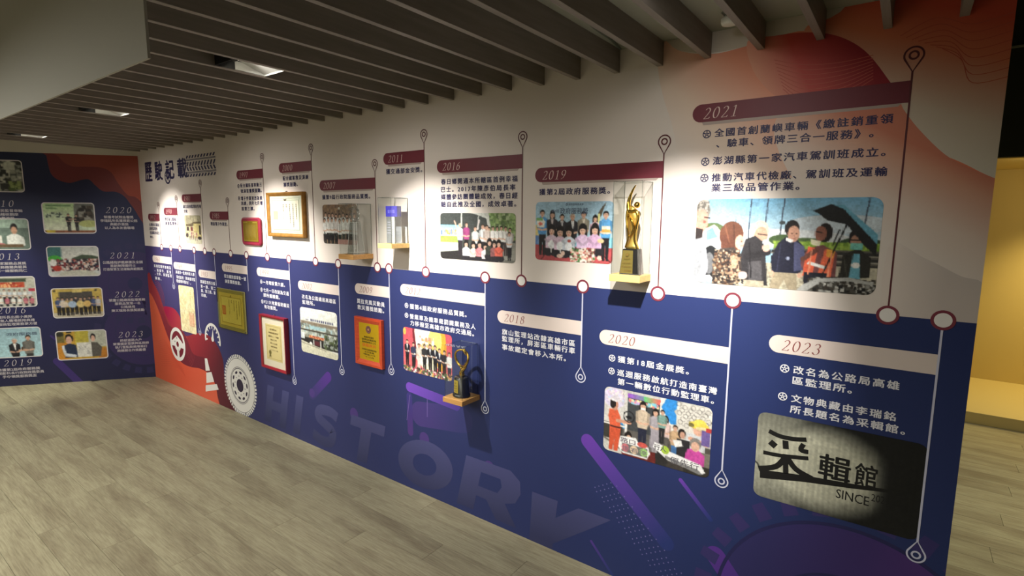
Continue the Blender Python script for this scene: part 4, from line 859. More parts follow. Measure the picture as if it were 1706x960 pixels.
# 2007 three rows of staff
A = Art(1.42, 84, (150, 120, 92)); A.grad(0, 0, 1.42, .35, (150, 114, 84), (120, 100, 86)); A.speck(0, 0, 1.4, .2, 60, .03, [(160, 130, 96), (130, 104, 80), (112, 92, 80)]); A.ell(.7, .1, .04, .03, (250, 246, 230))
A.crowd(.06, 1.38, .22, 9, .7, [WHT, (226, 226, 224)], [BLK], jit=.02); A.crowd(.0, 1.42, .34, 9, .75, [WHT, (232, 230, 228), (226, 222, 220)], [BLK, (44, 52, 48)], jit=.02); A.speck(.05, .7, .6, .98, 20, .016, [(70, 84, 76), (28, 28, 30)]); A.rect(.62, .88, 1.42, 1, (190, 140, 130)); A.grain(4)
photo('printed_photo', 'printed photo of staff in white shirts lined up in three rows', -3.288, 1.555, -2.91, 1.822, A, 4.3, wall, rad=.022)

# 1981 yellowed street scene
A = Art(1.25, 70, (196, 184, 142)); A.grad(0, 0, 1.25, .42, (166, 158, 128), (206, 196, 150)); A.speck(0, 0, 1.25, .3, 30, .07, [(176, 168, 136), (196, 188, 150), (158, 150, 122)]); A.poly([(.1, .32), (.5, .30), (.7, .24), (1.25, .22), (1.25, .28), (.8, .3), (.6, .4), (.1, .4)], (110, 96, 70)); A.rect(.7, .3, 1.25, .8, (206, 190, 120)); A.rect(1.1, .36, 1.22, .68, (70, 60, 56)); A.rect(.15, .42, .32, .56, (66, 50, 50)); A.rect(.45, .42, .62, .56, (120, 56, 56)); A.rect(0, .8, 1.25, 1, (206, 200, 170)); A.crowd(.3, .95, .55, 5, .34, [(196, 160, 130), (170, 110, 120), (214, 204, 170)], [(110, 70, 84), (90, 80, 60)]); A.ell(.15, .72, .1, .08, (70, 60, 60)); A.ell(1.1, .8, .14, .06, (60, 50, 50)); A.grain(5)
photo('printed_photo', 'small yellowed printed photo of a street scene with a low building', -5.455, 1.482, -5.130, 1.740, A, 4.3, wall, rad=.022)

# 1969 document (tall cream sheet printed with rounded corners)
A = Art(.71, 90, (236, 222, 170)); A.speck(0, 0, .71, 1, 200, .03, [(232, 216, 160), (240, 228, 180), (228, 210, 150)]); A.rect(.42, .56, .64, .85, (226, 160, 120)); A.rect(.44, .575, .62, .835, (236, 206, 160))
for k in range(5): A.line(.46 + .035 * k, .60, .46 + .035 * k, .81, .012, (222, 130, 96))
for k in range(12): A.ell(.58 - .01 * k, .08 + .045 * k, .012, .014, (176, 160, 110))
A.grain(4); photo('printed_photo', 'tall cream printed certificate with a faint red square seal', -5.695, .610, -5.370, 1.066, A, 4.3, wall, rad=.022)

# 2002 office building
A = Art(1.31, 92, (228, 230, 222)); A.grad(0, 0, 1.31, .32, (234, 236, 228), (222, 226, 214)); A.rect(.02, .30, 1.31, .36, (136, 122, 102)); A.rect(0, .36, 1.31, .66, (140, 138, 122))
for y in (.385, .51): A.rect(.02, y, 1.31, y + .085, (176, 184, 176)); A.speck(.02, y, 1.31, y + .085, 60, .03, [(150, 160, 150), (196, 200, 186), (110, 116, 104), (160, 190, 196)])
A.rect(.35, .385, .85, .455, (150, 190, 196)); A.rect(0, .48, 1.31, .51, (74, 70, 60)); A.rect(.3, .60, .85, .665, (206, 130, 84)); A.speck(.34, .61, .82, .655, 40, .012, [(176, 60, 48), (226, 170, 110)]); A.rect(0, .66, 1.31, .84, (44, 42, 42)); A.rect(.0, .56, .14, .7, (206, 214, 214)); A.rect(.45, .68, .49, .84, (176, 176, 170)); A.rect(.70, .68, .74, .86, (190, 190, 184)); A.rect(.5, .70, .69, .8, (96, 44, 50)); A.speck(.85, .56, 1.31, .82, 60, .03, [(86, 100, 66), (56, 66, 48), (150, 160, 150)]); A.ell(.36, .78, .05, .035, WHT)
A.poly([(0, .74), (.4, .80), (1.31, .88), (1.31, 1), (0, 1)], (206, 204, 178)); A.line(0, .79, .9, .87, .01, (96, 92, 80)); A.grain(4)
for k in range(11): A.rect(.38 + .075 * k, .235, .38 + .075 * k + .045, .285, (70, 72, 110))
A.rect(.2, .25, .3, .28, (150, 150, 160)); photo('printed_photo', 'printed photo of a long two-storey office building under a white sky', -3.620, .727, -3.169, 1.070, A, 4.3, wall, rad=.026)

# 2012 award stage
A = Art(1.49, 92, (230, 96, 100)); A.grad(0, 0, 1.49, 1, (222, 74, 92), (236, 110, 110)); A.ell(.80, .28, .46, .62, (240, 232, 196)); A.ell(.62, .3, .3, .5, (244, 240, 226)); A.ell(1.16, .34, .17, .5, (240, 170, 50)); A.ell(1.0, .2, .2, .3, (240, 214, 110)); A.speck(.5, .16, .95, .4, 40, .03, [(226, 196, 120), (200, 214, 226), (236, 150, 110)]); A.poly([(.3, 0), (.36, 0), (.44, .5), (.38, .9), (.34, .5)], (120, 40, 50)); A.ell(.05, .1, .05, .08, (240, 190, 80)); A.rect(0, .88, 1.49, 1, (206, 180, 150))
for i, (x, y, t, b) in enumerate(((.13, .28, (40, 40, 52), BLK), (.33, .32, (56, 60, 90), BLK), (.50, .32, (214, 204, 190), (220, 214, 204)), (.68, .31, (52, 52, 56), BLK), (.85, .29, (40, 40, 48), BLK), (1.0, .29, (36, 38, 50), BLK), (1.13, .34, (40, 44, 62), BLK), (1.27, .36, (50, 46, 56), BLK), (1.42, .38, (230, 230, 232), NVY))): A.man(x, y, .62, t, b, coat=WHT if i in (0, 4, 5, 6) else None); A.ell(x + .04, y + .26, .025, .02, WHT)
A.speck(0, .88, 1.49, 1, 300, .02, [(236, 236, 230), (206, 90, 110), (90, 130, 80), (226, 170, 90), (120, 60, 80), (60, 70, 50)]); A.grain(4); photo('printed_photo', 'printed photo of nine award winners on a red and yellow stage', -2.492, .783, -2.079, 1.062, A, 4.3, wall, rad=.022)

# 2023 shadow lettering
A = Art(1.57, 110, (24, 26, 24)); d = np.hypot((A.xx - .62) / .72, (A.yy - .52) / .50); g = np.clip(1.25 - d ** 3, 0, 1)[..., None]; g2 = np.clip(1.3 - ((A.xx - .1) / .5) ** 2, 0, 1)[..., None] * .8; g = np.clip(np.maximum(g, g2 * np.clip(1.25 - np.abs(A.yy - .55)[..., None] * 1.1, 0, 1)), 0, 1)
g = g * np.where(A.xx > 1.15, np.clip(1 - (A.xx - 1.15) / .14, 0, 1), 1)[..., None]
A.im = np.array((22, 24, 24)) * (1 - g) + np.array((196, 196, 172)) * g
A.im *= (1 + .05 * np.sin(A.xx * 120))[..., None] * np.where(A.xx < .35, 1, .99)[..., None]
A.line(0, .60, .03, .62, .012, (18, 18, 18)); A.line(.03, .62, .05, .66, .012, (18, 18, 18)); A.grain(2)
ph = photo('printed_photo', 'dark printed photo of shadow lettering with an oval pool of light', -.416, .630, .124, .985, A, 4.3, wall, rad=.03)
f = Flat(); q = .355; L0, T0 = -.416, .985
def sh(*p, wd=.05): f.stroke(spline([MAIN.P(1267 + (x - .08) * 160, 716 + (y - .2) * 175 + (x - .08) * 22) for x, y in p], 4), q * wd)
sh((.17, .20), (.28, .235), (.42, .245), (.56, .235), wd=.05); sh((.18, .30), (.24, .34), wd=.07); sh((.34, .27), (.345, .35), wd=.06); sh((.53, .28), (.50, .34), (.58, .35), wd=.05); sh((.11, .41), (.3, .42), (.58, .41), wd=.045); sh((.34, .40), (.345, .63), wd=.055)
sh((.34, .43), (.24, .53), (.06, .57), wd=.06); sh((.36, .43), (.45, .53), (.62, .60), wd=.06)
hl('輯', 1365, 759, 1416, 804, .02, f); hl('館', 1425, 773, 1460, 813, .02, f)
hl('SINCE', 1393, 821, 1448, 836.5, .008, f); hl('2023', 1452, 826, 1481, 838.5, .0, f)
f.px([(1266, 782), (1340, 792), (1420, 806), (1482, 816), (1482, 821), (1420, 814), (1340, 803), (1266, 796)])
f.build('photo_lettering', 4.7, mat('shadow lettering print', (18, 18, 18), .6), ph)

# end wall: two columns of small bordered prints
def ew(label, s, v, A): photo('printed_photo', label, s, v, s + .432, v + .293, A, 3.0, wl, fr=LEFT, rad=.022, border=.009)
A = Art(1.47, 52, (206, 226, 196)); A.grad(0, 0, 1.0, 1, (190, 226, 160), (226, 230, 210)); A.rect(.1, .06, .8, .12, (120, 170, 110)); A.rect(.1, .15, .4, .2, (120, 170, 110)); A.speck(.1, .33, .55, .48, 50, .016, [(70, 90, 80), (206, 226, 196)]); A.rect(.9, 0, 1.47, .7, (120, 126, 120)); A.ell(1.2, .42, .26, .3, (70, 62, 56)); A.speck(1.0, .1, 1.4, .6, 50, .04, [(90, 80, 70), (150, 150, 140), (50, 46, 44)]); A.ell(1.3, .7, .3, .12, (190, 200, 120)); A.rect(0, .93, 1.47, 1, (150, 90, 60)); A.man(.72, .36, .6, (34, 34, 38), BLK); A.man(.95, .38, .58, (34, 34, 38), BLK); A.line(.74, .55, .93, .55, .04, SKN); A.rect(.05, .92, .3, 1, (226, 200, 60)); A.grain(4)
ew('small bordered photo of two suited men shaking hands on a stage', -.862, 1.556, A)
A = Art(1.47, 52, (206, 212, 208)); A.rect(0, 0, .4, .35, (60, 120, 120)); A.grad(.4, 0, 1.47, .4, (190, 196, 190), (226, 228, 220)); A.poly([(.7, .4), (1.0, .28), (1.3, .3), (1.47, .36), (1.47, .45), (.7, .45)], (70, 90, 70)); A.ell(.2, .42, .2, .12, (70, 190, 60)); A.speck(.1, .45, 1.47, .82, 420, .03, [(150, 60, 66), (60, 50, 56), (226, 214, 206), (206, 150, 130), (40, 40, 60)]); A.ell(.85, 1.05, .62, .24, (206, 206, 190)); A.ell(.25, .75, .13, .1, (200, 60, 50)); A.ell(.15, .55, .1, .12, WHT); A.grain(4)
ew('small bordered photo of a dense outdoor crowd with a green bush at left', -.862, 1.118, A)
A = Art(1.47, 52, (206, 176, 90)); A.rect(0, 0, 1.47, .45, (214, 184, 84)); A.rect(.2, .12, 1.2, .5, (84, 80, 76)); A.rect(.6, 0, .9, .14, (240, 214, 120)); A.ell(.08, .08, .04, .04, (90, 80, 60)); A.ell(1.3, .08, .04, .04, (90, 80, 60)); A.rect(0, .85, 1.47, 1, (196, 186, 160)); A.crowd(.1, 1.42, .3, 10, .64, [(70, 90, 140), (60, 60, 70), (206, 206, 210), (200, 170, 110)], [BLK]); A.ell(.32, .55, .13, .1, (226, 210, 190)); A.ell(.58, .56, .13, .12, (170, 196, 226)); A.ell(.82, .56, .12, .12, (236, 210, 130)); A.ell(1.02, .55, .11, .12, (236, 196, 110)); A.grain(4)
ew('small bordered photo of a row of staff holding round signs', -.862, .690, A)
A = Art(1.47, 56, (206, 160, 50)); A.rect(.95, 0, 1.47, .6, (190, 194, 176)); A.rect(.55, 0, .95, .5, (196, 180, 60)); A.rect(0, 0, .22, .4, (120, 110, 60)); A.ell(.1, .1, .12, .08, (50, 52, 40)); A.rect(.3, 0, .45, .06, (40, 40, 44)); A.rect(0, .4, .3, 1, (214, 140, 40)); A.rect(1.2, .65, 1.47, 1, (206, 130, 40)); A.ell(.36, .26, .12, .16, (36, 30, 30)); A.ell(.36, .32, .09, .14, (222, 172, 146)); A.poly([(.18, .5), (.36, .44), (.56, .5), (.6, .95), (.2, .95)], (38, 52, 84)); A.poly([(.12, .52), (.2, .5), (.24, .78), (.56, .86), (.54, .95), (.2, .9)], (214, 222, 232)); A.ell(1.08, .24, .09, .13, (34, 30, 34)); A.ell(1.08, .29, .07, .11, (222, 174, 150)); A.poly([(1.0, .42), (1.2, .44), (1.34, .62), (1.28, .95), (1.0, .95)], (96, 92, 86)); A.rect(.58, .42, 1.0, .95, (226, 226, 216)); A.speck(.62, .5, .96, .85, 40, .01, [(170, 170, 168), (206, 206, 200)]); A.grain(4)
ew('small bordered photo of two people holding up a white signed sheet', -.862, .245, A)
A = Art(1.47, 50, (140, 146, 136)); A.speck(0, 0, 1.47, 1, 300, .05, [(170, 176, 160), (90, 96, 90), (206, 210, 196), (60, 64, 62)]); A.rect(.85, .75, 1.2, .95, (70, 74, 72)); A.rect(1.0, .05, 1.3, .3, (206, 212, 196)); A.speck(1.1, .7, 1.4, .95, 40, .04, [(90, 110, 60), (160, 180, 110)])
ew('small bordered photo in dull grey tones at the top of its column', -1.432, 1.960, A)
A = Art(1.47, 50, (110, 130, 120)); A.rect(.5, 0, 1.47, .3, (160, 186, 170)); A.rect(0, .3, .5, 1, (70, 76, 70)); A.ell(1.08, .3, .1, .15, (34, 30, 30)); A.ell(1.08, .38, .085, .13, (214, 160, 130)); A.poly([(.86, .58), (1.0, .5), (1.16, .5), (1.34, .62), (1.36, .9), (.86, .9)], (232, 234, 230)); A.rect(.55, .55, .72, .8, (226, 224, 216)); A.ell(.65, .86, .16, .05, (206, 110, 120)); A.rect(.5, .85, 1.3, .95, (110, 84, 60)); A.grain(4)
ew('small bordered photo of a dark-haired man in a white shirt at a desk', -1.432, 1.395, A)
A = Art(1.47, 50, (190, 190, 176)); A.rect(.2, .05, 1.25, .17, (70, 84, 66)); A.rect(.5, .18, 1.2, .36, (206, 80, 50)); A.speck(.55, .2, 1.15, .34, 30, .02, [(236, 180, 120), (176, 50, 40)]); A.crowd(.1, 1.4, .42, 9, .5, [WHT, (206, 214, 222)], [BLK]); A.crowd(.05, 1.45, .66, 8, .5, [(206, 110, 130), (150, 160, 170), WHT], [(60, 60, 66)]); A.rect(1.3, .4, 1.47, .5, (200, 60, 80)); A.grain(4)
ew('small bordered photo of two rows of people under a red banner', -1.432, .820, A)
A = Art(1.47, 56, (158, 200, 212)); A.grad(0, 0, 1.47, 1, (150, 190, 204), (176, 220, 230)); A.man(.72, .36, 1.1, (38, 38, 46), BLK, hair=(190, 186, 180), coat=WHT); A.man(1.12, .26, 1.2, (120, 118, 112), (60, 60, 60)); A.line(.82, .78, 1.05, .80, .05, SKN); A.ell(.93, .72, .025, .06, (90, 60, 40)); A.grain(3)
ew('small bordered photo of a trophy being handed over on a pale blue stage', -1.432, .302, A)
f = Flat(LEFT); put_text(f, '政府服務獎', -1.28, -1.02, .535, em=.035, bold=.015); f.build('photo_lettering', 3.4, mat('photo blue lettering', (74, 88, 112), .5), wl)

# ------------------------------------------------------------------ things on the wall
M_GOLD = mat('polished gold', (226, 186, 84), .16, metal=1.0); M_GPL = mat('brushed gold plate', (196, 164, 58), .34, metal=.75); M_DGOLD = mat('gold engraving', (112, 88, 34), .5)
M_BLK = mat('black lacquer', (22, 22, 24), .18, spec=.6); M_MAPLE = mat('maple shelf', (222, 186, 116), .5, noise=.10, nscale=14, nstretch=(1, 5, 12))
M_OAK = mat('oak shelf', (196, 148, 86), .5, noise=.14, nscale=14, nstretch=(1, 6, 12)); M_ACR = clearmat('clear acrylic', (252, 253, 252), 1.0); M_EDGE = clearmat('acrylic edge', (214, 220, 218), 2.2)
M_PANE = clearmat('picture glass', (250, 250, 250), .7); M_NAIL = mat('steel nail', (150, 150, 150), .4, metal=.8)
M_CRY = clearmat('crystal', (229, 233, 231), 3.5)

def rel(f, *a, **k): return f(*a, **k)
def rail_frame(name, x0, z0, x1, z1, wd, dep, m, parent, lip=.006, y0=None):
    """mitred moulding of four rails with a raised outer edge"""
    y0 = YW if y0 is None else y0; bm = bmesh.new()
    prof = [(0, 0), (0, dep), (wd * .35, dep), (wd * .75, dep - lip), (wd, dep - lip * 1.6), (wd, 0)]
    cor = [(x0, z0, 1, 1), (x1, z0, -1, 1), (x1, z1, -1, -1), (x0, z1, 1, -1)]
    rings = [[bm.verts.new((cx + sx * t, y0 - d, cz + sz * t)) for t, d in prof] for cx, cz, sx, sz in cor]
    for i in range(4):
        a, b = rings[i], rings[(i + 1) % 4]
        for k in range(len(prof)): bm.faces.new((a[k], a[(k + 1) % len(prof)], b[(k + 1) % len(prof)], b[k]))
    bmesh.ops.recalc_face_normals(bm, faces=bm.faces)
    return bm_obj(name, bm, m, parent)
def at_front(x0, off): return Frame((0, YW - off, 0), (1, 0, 0))
def flat_on(name, off, m, parent, fn):
    f = Flat(Frame((0, YW - off, 0), (1, 0, 0))); fn(f); return f.build(name, 0, m, parent)
def nail(x, z, parent):
    bm = bmesh.new(); add_cyl(bm, (x, YW - .0005, z), .0025, .004, -.012, 10, 'y'); return bm_obj('hanging_nail', bm, M_NAIL, parent)

# 1997 maroon plaque
x0, z0, x1, z1 = -4.385, 1.503, -4.090, 1.728
t = empty('award_plaque', ((x0 + x1) / 2, YW, z0), 'rounded maroon plaque with a dull gold plate, below the 1997 banner', 'plaque')
bm = bmesh.new(); ro = []
for d, ins in ((0.003, .004), (.010, 0), (.016, .003), (.020, .012), (.017, .022)):
    r_ = .034 - ins * .6; ring = []
    for cx_, cz_, a0 in ((x1 - ins - r_, z1 - ins - r_, 0), (x0 + ins + r_, z1 - ins - r_, 90), (x0 + ins + r_, z0 + ins + r_, 180), (x1 - ins - r_, z0 + ins + r_, 270)):
        ring += [Vector((cx_ + r_ * math.cos(math.radians(a0 + q)), YW - d, cz_ + r_ * math.sin(math.radians(a0 + q)))) for q in range(0, 91, 15)]
    ro.append(ring)
add_loft(bm, ro); bmesh.ops.recalc_face_normals(bm, faces=bm.faces); bm_obj('wooden_board', bm, mat('maroon lacquer', (142, 42, 62), .28, spec=.6, noise=.1, nscale=8), t)
pl = box('gold_plate', -4.352, YW - .0195, 1.535, -4.125, YW - .0165, 1.700, M_GPL, t, .001)
flat_on('plate_border', .0200, mat('bright gold line', (236, 206, 92), .3, metal=.7), pl, lambda f: [f.rect(-4.346, 1.541, -4.341, 1.694), f.rect(-4.136, 1.541, -4.131, 1.694), f.rect(-4.346, 1.541, -4.131, 1.545), f.rect(-4.346, 1.683, -4.280, 1.692), f.rect(-4.2, 1.683, -4.131, 1.692)])
def _eng(f):
    for k in range(9): f.rect(-4.165 - .018 * k, 1.56 + .012 * (k % 3), -4.159 - .018 * k, 1.672)
flat_on('engraved_text', .0201, mat('plate engraving', (150, 128, 62), .5), pl, _eng)

# 2000 gold-framed certificate
x0, z0, x1, z1 = -3.955, 1.588, -3.480, 1.916
t = empty('framed_certificate', ((x0 + x1) / 2, YW, z0), 'gold-framed white certificate with pink seal, below the 2000 banner', 'picture frame')
rail_frame('frame', x0, z0, x1, z1, .026, .034, mat('antique gold moulding', (168, 122, 58), .34, metal=.45, noise=.2, nscale=30), t)
box('mat_board', x0 + .024, YW - .020, z0 + .024, x1 - .024, YW - .003, z1 - .024, mat('certificate mat', (226, 228, 206), .7), t)
ca, cb, cc, cd = x0 + .062, z0 + .052, x1 - .062, z1 - .056
pp = box('certificate_paper', ca, YW - .0215, cb, cc, YW - .0202, cd, mat('certificate paper', (238, 234, 210), .7), t)
def _cert(f):
    for a, b, c, d in ((ca, cb, cc, cb + .004), (ca, cd - .004, cc, cd), (ca, cb, ca + .004, cd), (cc - .004, cb, cc, cd)): f.rect(a, b, c, d)
    f.rect(ca - .014, cb - .014, cc + .014, cb - .012); f.rect(ca - .014, cd + .012, cc + .014, cd + .014); f.rect(ca - .014, cb - .014, ca - .012, cd + .014); f.rect(cc + .012, cb - .014, cc + .014, cd + .014)
flat_on('printed_border', .0222, mat('pale green border print', (176, 190, 158), .6), pp, _cert)
def _ct(f):
    for k, s in enumerate(('獎狀高雄區監理所', '配合國軍救災演練成績優良', '特頒獎狀以資鼓勵此狀', '部長', '中華民國八十九年')):
        for j, ch in enumerate(s): put_text(f, ch, cc - .04 - .042 * k, cc - .027 - .042 * k, cd - .035 - .0145 * j, em=.013, bold=.01)
flat_on('certificate_text', .0225, mat('certificate ink', (92, 88, 78), .6), pp, _ct)
flat_on('crest', .0225, mat('crest ink', (96, 84, 66), .6), pp, lambda f: f.poly([((ca + cc) / 2 - .02, cd + .008), ((ca + cc) / 2 - .012, cd - .008), ((ca + cc) / 2 + .012, cd - .008), ((ca + cc) / 2 + .02, cd + .008), ((ca + cc) / 2, cd + .004)]))
flat_on('seal', .0225, mat('seal pink', (232, 176, 150), .6), pp, lambda f: f.rect(ca + .012, cb + .075, ca + .072, cb + .138))
box('glass_pane', x0 + .022, YW - .0262, z0 + .022, x1 - .022, YW - .0250, z1 - .022, M_PANE, t); nail((x0 + x1) / 2, z1 + .006, t)

# 1995 certificate sandwiched in yellowed acrylic
x0, z0, x1, z1 = -4.888, .750, -4.412, 1.108
t = empty('framed_certificate', ((x0 + x1) / 2, YW, z0), 'yellowed certificate in a greenish acrylic frame, below the 1995 banner', 'picture frame')
box('acrylic_backing', x0, YW - .009, z0, x1, YW - .003, z1, mat('olive acrylic', (176, 170, 124), .2, spec=.6), t, .001)
box('mat_board', x0 + .034, YW - .0115, z0 + .034, x1 - .034, YW - .0092, z1 - .034, mat('yellow mat', (226, 210, 128), .7), t)
ca, cb, cc, cd = x0 + .068, z0 + .06, x1 - .064, z1 - .064
pp = box('certificate_paper', ca, YW - .013, cb, cc, YW - .0117, cd, mat('yellowed paper', (238, 226, 150), .7), t)
flat_on('printed_border', .0136, mat('olive border print', (168, 150, 72), .6), pp, lambda f: [f.rect(ca, cb, cc, cb + .005), f.rect(ca, cd - .005, cc, cd), f.rect(ca, cb, ca + .005, cd), f.rect(cc - .005, cb, cc, cd), f.disc((ca + cc) / 2, cd + .006, .010, 12)])
def _ct(f):
    for k, s in enumerate(('獎狀高雄區監理所', '配合車動一號演習成績', '優良特頒此狀', '部長', '中華民國八十四年')):
        for j, ch in enumerate(s): put_text(f, ch, cc - .040 - .042 * k, cc - .026 - .042 * k, cd - .03 - .0165 * j, em=.014, bold=.01)
flat_on('certificate_text', .0138, mat('brown ink', (128, 112, 56), .6), pp, _ct)
flat_on('seal', .0138, mat('seal orange', (214, 122, 78), .6), pp, lambda f: [f.rect(ca + .016, cb + .07, ca + .078, cb + .15)])
flat_on('seal_inner', .0141, mat('seal light', (224, 156, 100), .6), pp, lambda f: [f.rect(ca + .024, cb + .08, ca + .070, cb + .14)])
box('acrylic_front', x0, YW - .0180, z0, x1, YW - .0150, z1, clearmat('tinted acrylic', (240, 238, 212), .9), t, .0008)
for xx_, zz_ in ((x0 + .012, z0 + .012), (x1 - .012, z0 + .012), (x0 + .012, z1 - .012), (x1 - .012, z1 - .012)):
    bm = bmesh.new(); add_cyl(bm, (xx_, YW - .002, zz_), .004, .004, -.018, 12, 'y'); bm_obj('corner_stud', bm, M_NAIL, t)
nail((x0 + x1) / 2, z1 + .008, t)

# 1999 red-framed certificate
x0, z0, x1, z1 = -4.155, .521, -3.790, .958
t = empty('framed_certificate', ((x0 + x1) / 2, YW, z0), 'red-framed upright certificate with wide cream mat, below the 1999 banner', 'picture frame')
rail_frame('frame', x0, z0, x1, z1, .020, .036, mat('red lacquer moulding', (142, 32, 44), .3, spec=.6), t, .004)
box('mat_board', x0 + .018, YW - .022, z0 + .018, x1 - .018, YW - .003, z1 - .018, mat('cream mat', (240, 232, 208), .7), t)
ca, cb, cc, cd = x0 + .07, z0 + .075, x1 - .068, z1 - .07
pp = box('certificate_paper', ca, YW - .0235, cb, cc, YW - .0222, cd, mat('straw paper', (230, 214, 150), .7), t)
flat_on('printed_border', .0240, mat('straw border print', (196, 178, 112), .6), pp, lambda f: [f.rect(ca + .012, cb + .012, cc - .012, cb + .016), f.rect(ca + .012, cd - .016, cc - .012, cd - .012), f.rect(ca + .012, cb + .012, ca + .016, cd - .012), f.rect(cc - .016, cb + .012, cc - .012, cd - .012)])
def _ct(f):
    xm = (ca + cc) / 2
    for k, (s, wd) in enumerate((('感謝狀', .10), ('高雄區監理所', .14), ('協助九二一地震', .15), ('賑災工作', .09), ('熱心公益', .10), ('特致謝忱', .09), ('八十八年', .12))): put_text(f, s, xm - wd / 2, xm + wd / 2, cd - .04 - .028 * k, em=.015, bold=.01)
flat_on('certificate_text', .0243, mat('straw ink', (120, 100, 60), .6), pp, _ct)
flat_on('rosette', .0243, mat('olive rosette', (118, 108, 50), .6), pp, lambda f: [f.disc(ca + .055, cb + .062, .018, 18), f.poly([(ca + .045, cb + .05), (ca + .06, cb + .05), (ca + .072, cb + .018), (ca + .056, cb + .03), (ca + .040, cb + .018)])])
box('glass_pane', x0 + .017, YW - .0290, z0 + .017, x1 - .017, YW - .0278, z1 - .017, M_PANE, t); nail((x0 + x1) / 2, z1 + .008, t)

# 2009 orange wooden plaque
x0, z0, x1, z1 = -2.945, .756, -2.672, 1.080
t = empty('award_plaque', ((x0 + x1) / 2, YW, z0), 'orange wooden plaque with a bright yellow-gold plate, below the 2009 banner', 'plaque')
box('back_board', x0 + .004, YW - .012, z0 + .004, x1 - .004, YW - .003, z1 - .004, mat('dark red edge', (96, 28, 30), .5), t, .001)
rail_frame('frame', x0, z0, x1, z1, .040, .022, mat('orange wood', (196, 74, 42), .3, spec=.6, noise=.14, nscale=18, nstretch=(1, 1, 6)), t, .006, YW - .003)
pl = box('gold_plate', x0 + .036, YW - .0165, z0 + .036, x1 - .036, YW - .0125, z1 - .036, mat('yellow gold plate', (206, 168, 30), .35, metal=.4), t)
xm = (x0 + x1) / 2
flat_on('medallion', .0172, mat('bronze print', (96, 60, 56), .5), pl, lambda f: [f.disc(xm - .003, z1 - .078, .026, 28)])
flat_on('medallion_star', .0175, mat('bronze light', (168, 122, 96), .5), pl, lambda f: [f.disc(xm - .003, z1 - .078, .009, 12), f.ring(xm - .003, z1 - .078, .019, .021, n=24)])
def _t1(f):
    for k, (s, wd, em) in enumerate((('高雄區監理所', .10, .014), ('協助莫拉克颱風災後', .145, .014), ('重建動員救災工作', .14, .013))): put_text(f, s, xm - wd / 2, xm + wd / 2, z1 - .130 - k * .0175, em=em, bold=.012)
    for k, (s, wd, em) in enumerate((('行政院災後重建委員會', .15, .013), ('主任委員', .10, .012), ('中華民國九十八年', .12, .012), ('十二月', .09, .010))): put_text(f, s, xm - wd / 2, xm + wd / 2, z0 + .108 - k * .0165, em=em, bold=.012)
flat_on('engraved_text', .0172, mat('green black ink', (70, 66, 20), .5), pl, _t1)
flat_on('red_title', .0172, mat('orange red ink', (204, 110, 30), .5), pl, lambda f: put_text(f, '患難與共', xm - .07, xm + .07, z0 + .138, em=.024, bold=.015))

def shelf(label, x0, x1, dep, z0, z1, m):
    t = empty('wall_shelf', ((x0 + x1) / 2, YW - .004, z0), label, 'shelf', 'small wooden shelves carrying trophies')
    box('shelf_board', x0, YW - dep, z0, x1, YW - .0008, z1, m, t, .0015)
    bm = bmesh.new(); add_box(bm, x0 + .03, YW - .03, z0 - .0015, x1 - .03, YW - .0045, z0); bm_obj('mounting_plate', bm, M_NAIL, t); return t
def case(label, x0, x1, y0, y1, z0, z1, th=.0025):
    t = empty('display_case', ((x0 + x1) / 2, (y0 + y1) / 2, z0), label, 'display case', 'clear display cases on the shelves')
    box('side_panel', x0, y0, z0, x0 + th, y1, z1 - th, M_ACR, t); box('side_panel', x1 - th, y0, z0, x1, y1, z1 - th, M_ACR, t)
    box('front_panel', x0 + th, y0, z0, x1 - th, y0 + th, z1 - th, M_ACR, t);
    box('top_panel', x0, y0, z1 - th, x1, y1, z1, M_ACR, t)
    bm = bmesh.new(); e = .0009
    for a, b in ((x0, y0), (x1, y0), (x0, y1), (x1, y1)): add_box(bm, a - e, b - e, z0, a + e, b + e, z1 + e)
    for b in (y0, y1): add_box(bm, x0 + e, b - e, z1 - e, x1 - e, b + e, z1 + e)
    for a in (x0, x1): add_box(bm, a - e, y0 + e, z1 - e, a + e, y1 - e, z1 + e)
    bm_obj('polished_edges', bm, M_EDGE, t); return t

# 2007: crystal tower
shelf('pale wooden shelf under the crystal ring trophy, right of the 2007 photo', -2.905, -2.760, .160, 1.475, 1.506, M_OAK)
case('clear case around the crystal ring trophy, overlapping the 2007 photo', -2.897, -2.768, YW - .152, YW - .006, 1.5063, 1.823)
cx, cy, z = -2.832, YW - .080, 1.5065
t = empty('crystal_trophy', (cx, cy, z), 'clear crystal tower trophy topped with a studded ring, beside the 2007 photo', 'trophy')
bm = bmesh.new()
def sq(hx, hy, zz, ch=.3):
    p = []
    for a, b in ((1, 1), (-1, 1), (-1, -1), (1, -1)):
        q1, q2 = ((a * hx, b * hy * (1 - ch)), (a * hx * (1 - ch), b * hy)); q = (q1, q2) if a * b > 0 else (q2, q1); p += [Vector((cx + u, cy + v, zz)) for u, v in q]
    return p
add_loft(bm, [sq(.052, .040, z), sq(.050, .038, z + .012), sq(.032, .024, z + .20), sq(.030, .022, z + .206)]); bm_obj('tapered_column', bm, M_CRY, t)
M_BRT = mat('painted highlight', (240, 242, 240), .12, spec=.9)  # white that paints bright highlights onto the crystal's edges
lo_, hi_ = sq(.0505, .0385, z + .012), sq(.0322, .0242, z + .20)
bm = bmesh.new()
for p_, q_ in zip(lo_, hi_): add_tube(bm, [p_, q_], .0010, 6)
for ring_ in (lo_, hi_):
    for i in range(8): add_tube(bm, [ring_[i], ring_[(i + 1) % 8]], .0009, 6)
tag(bm_obj('edge_highlights', bm, M_BRT, t), kind='stuff')  # white tubes along the column corners, painted-in edge highlights
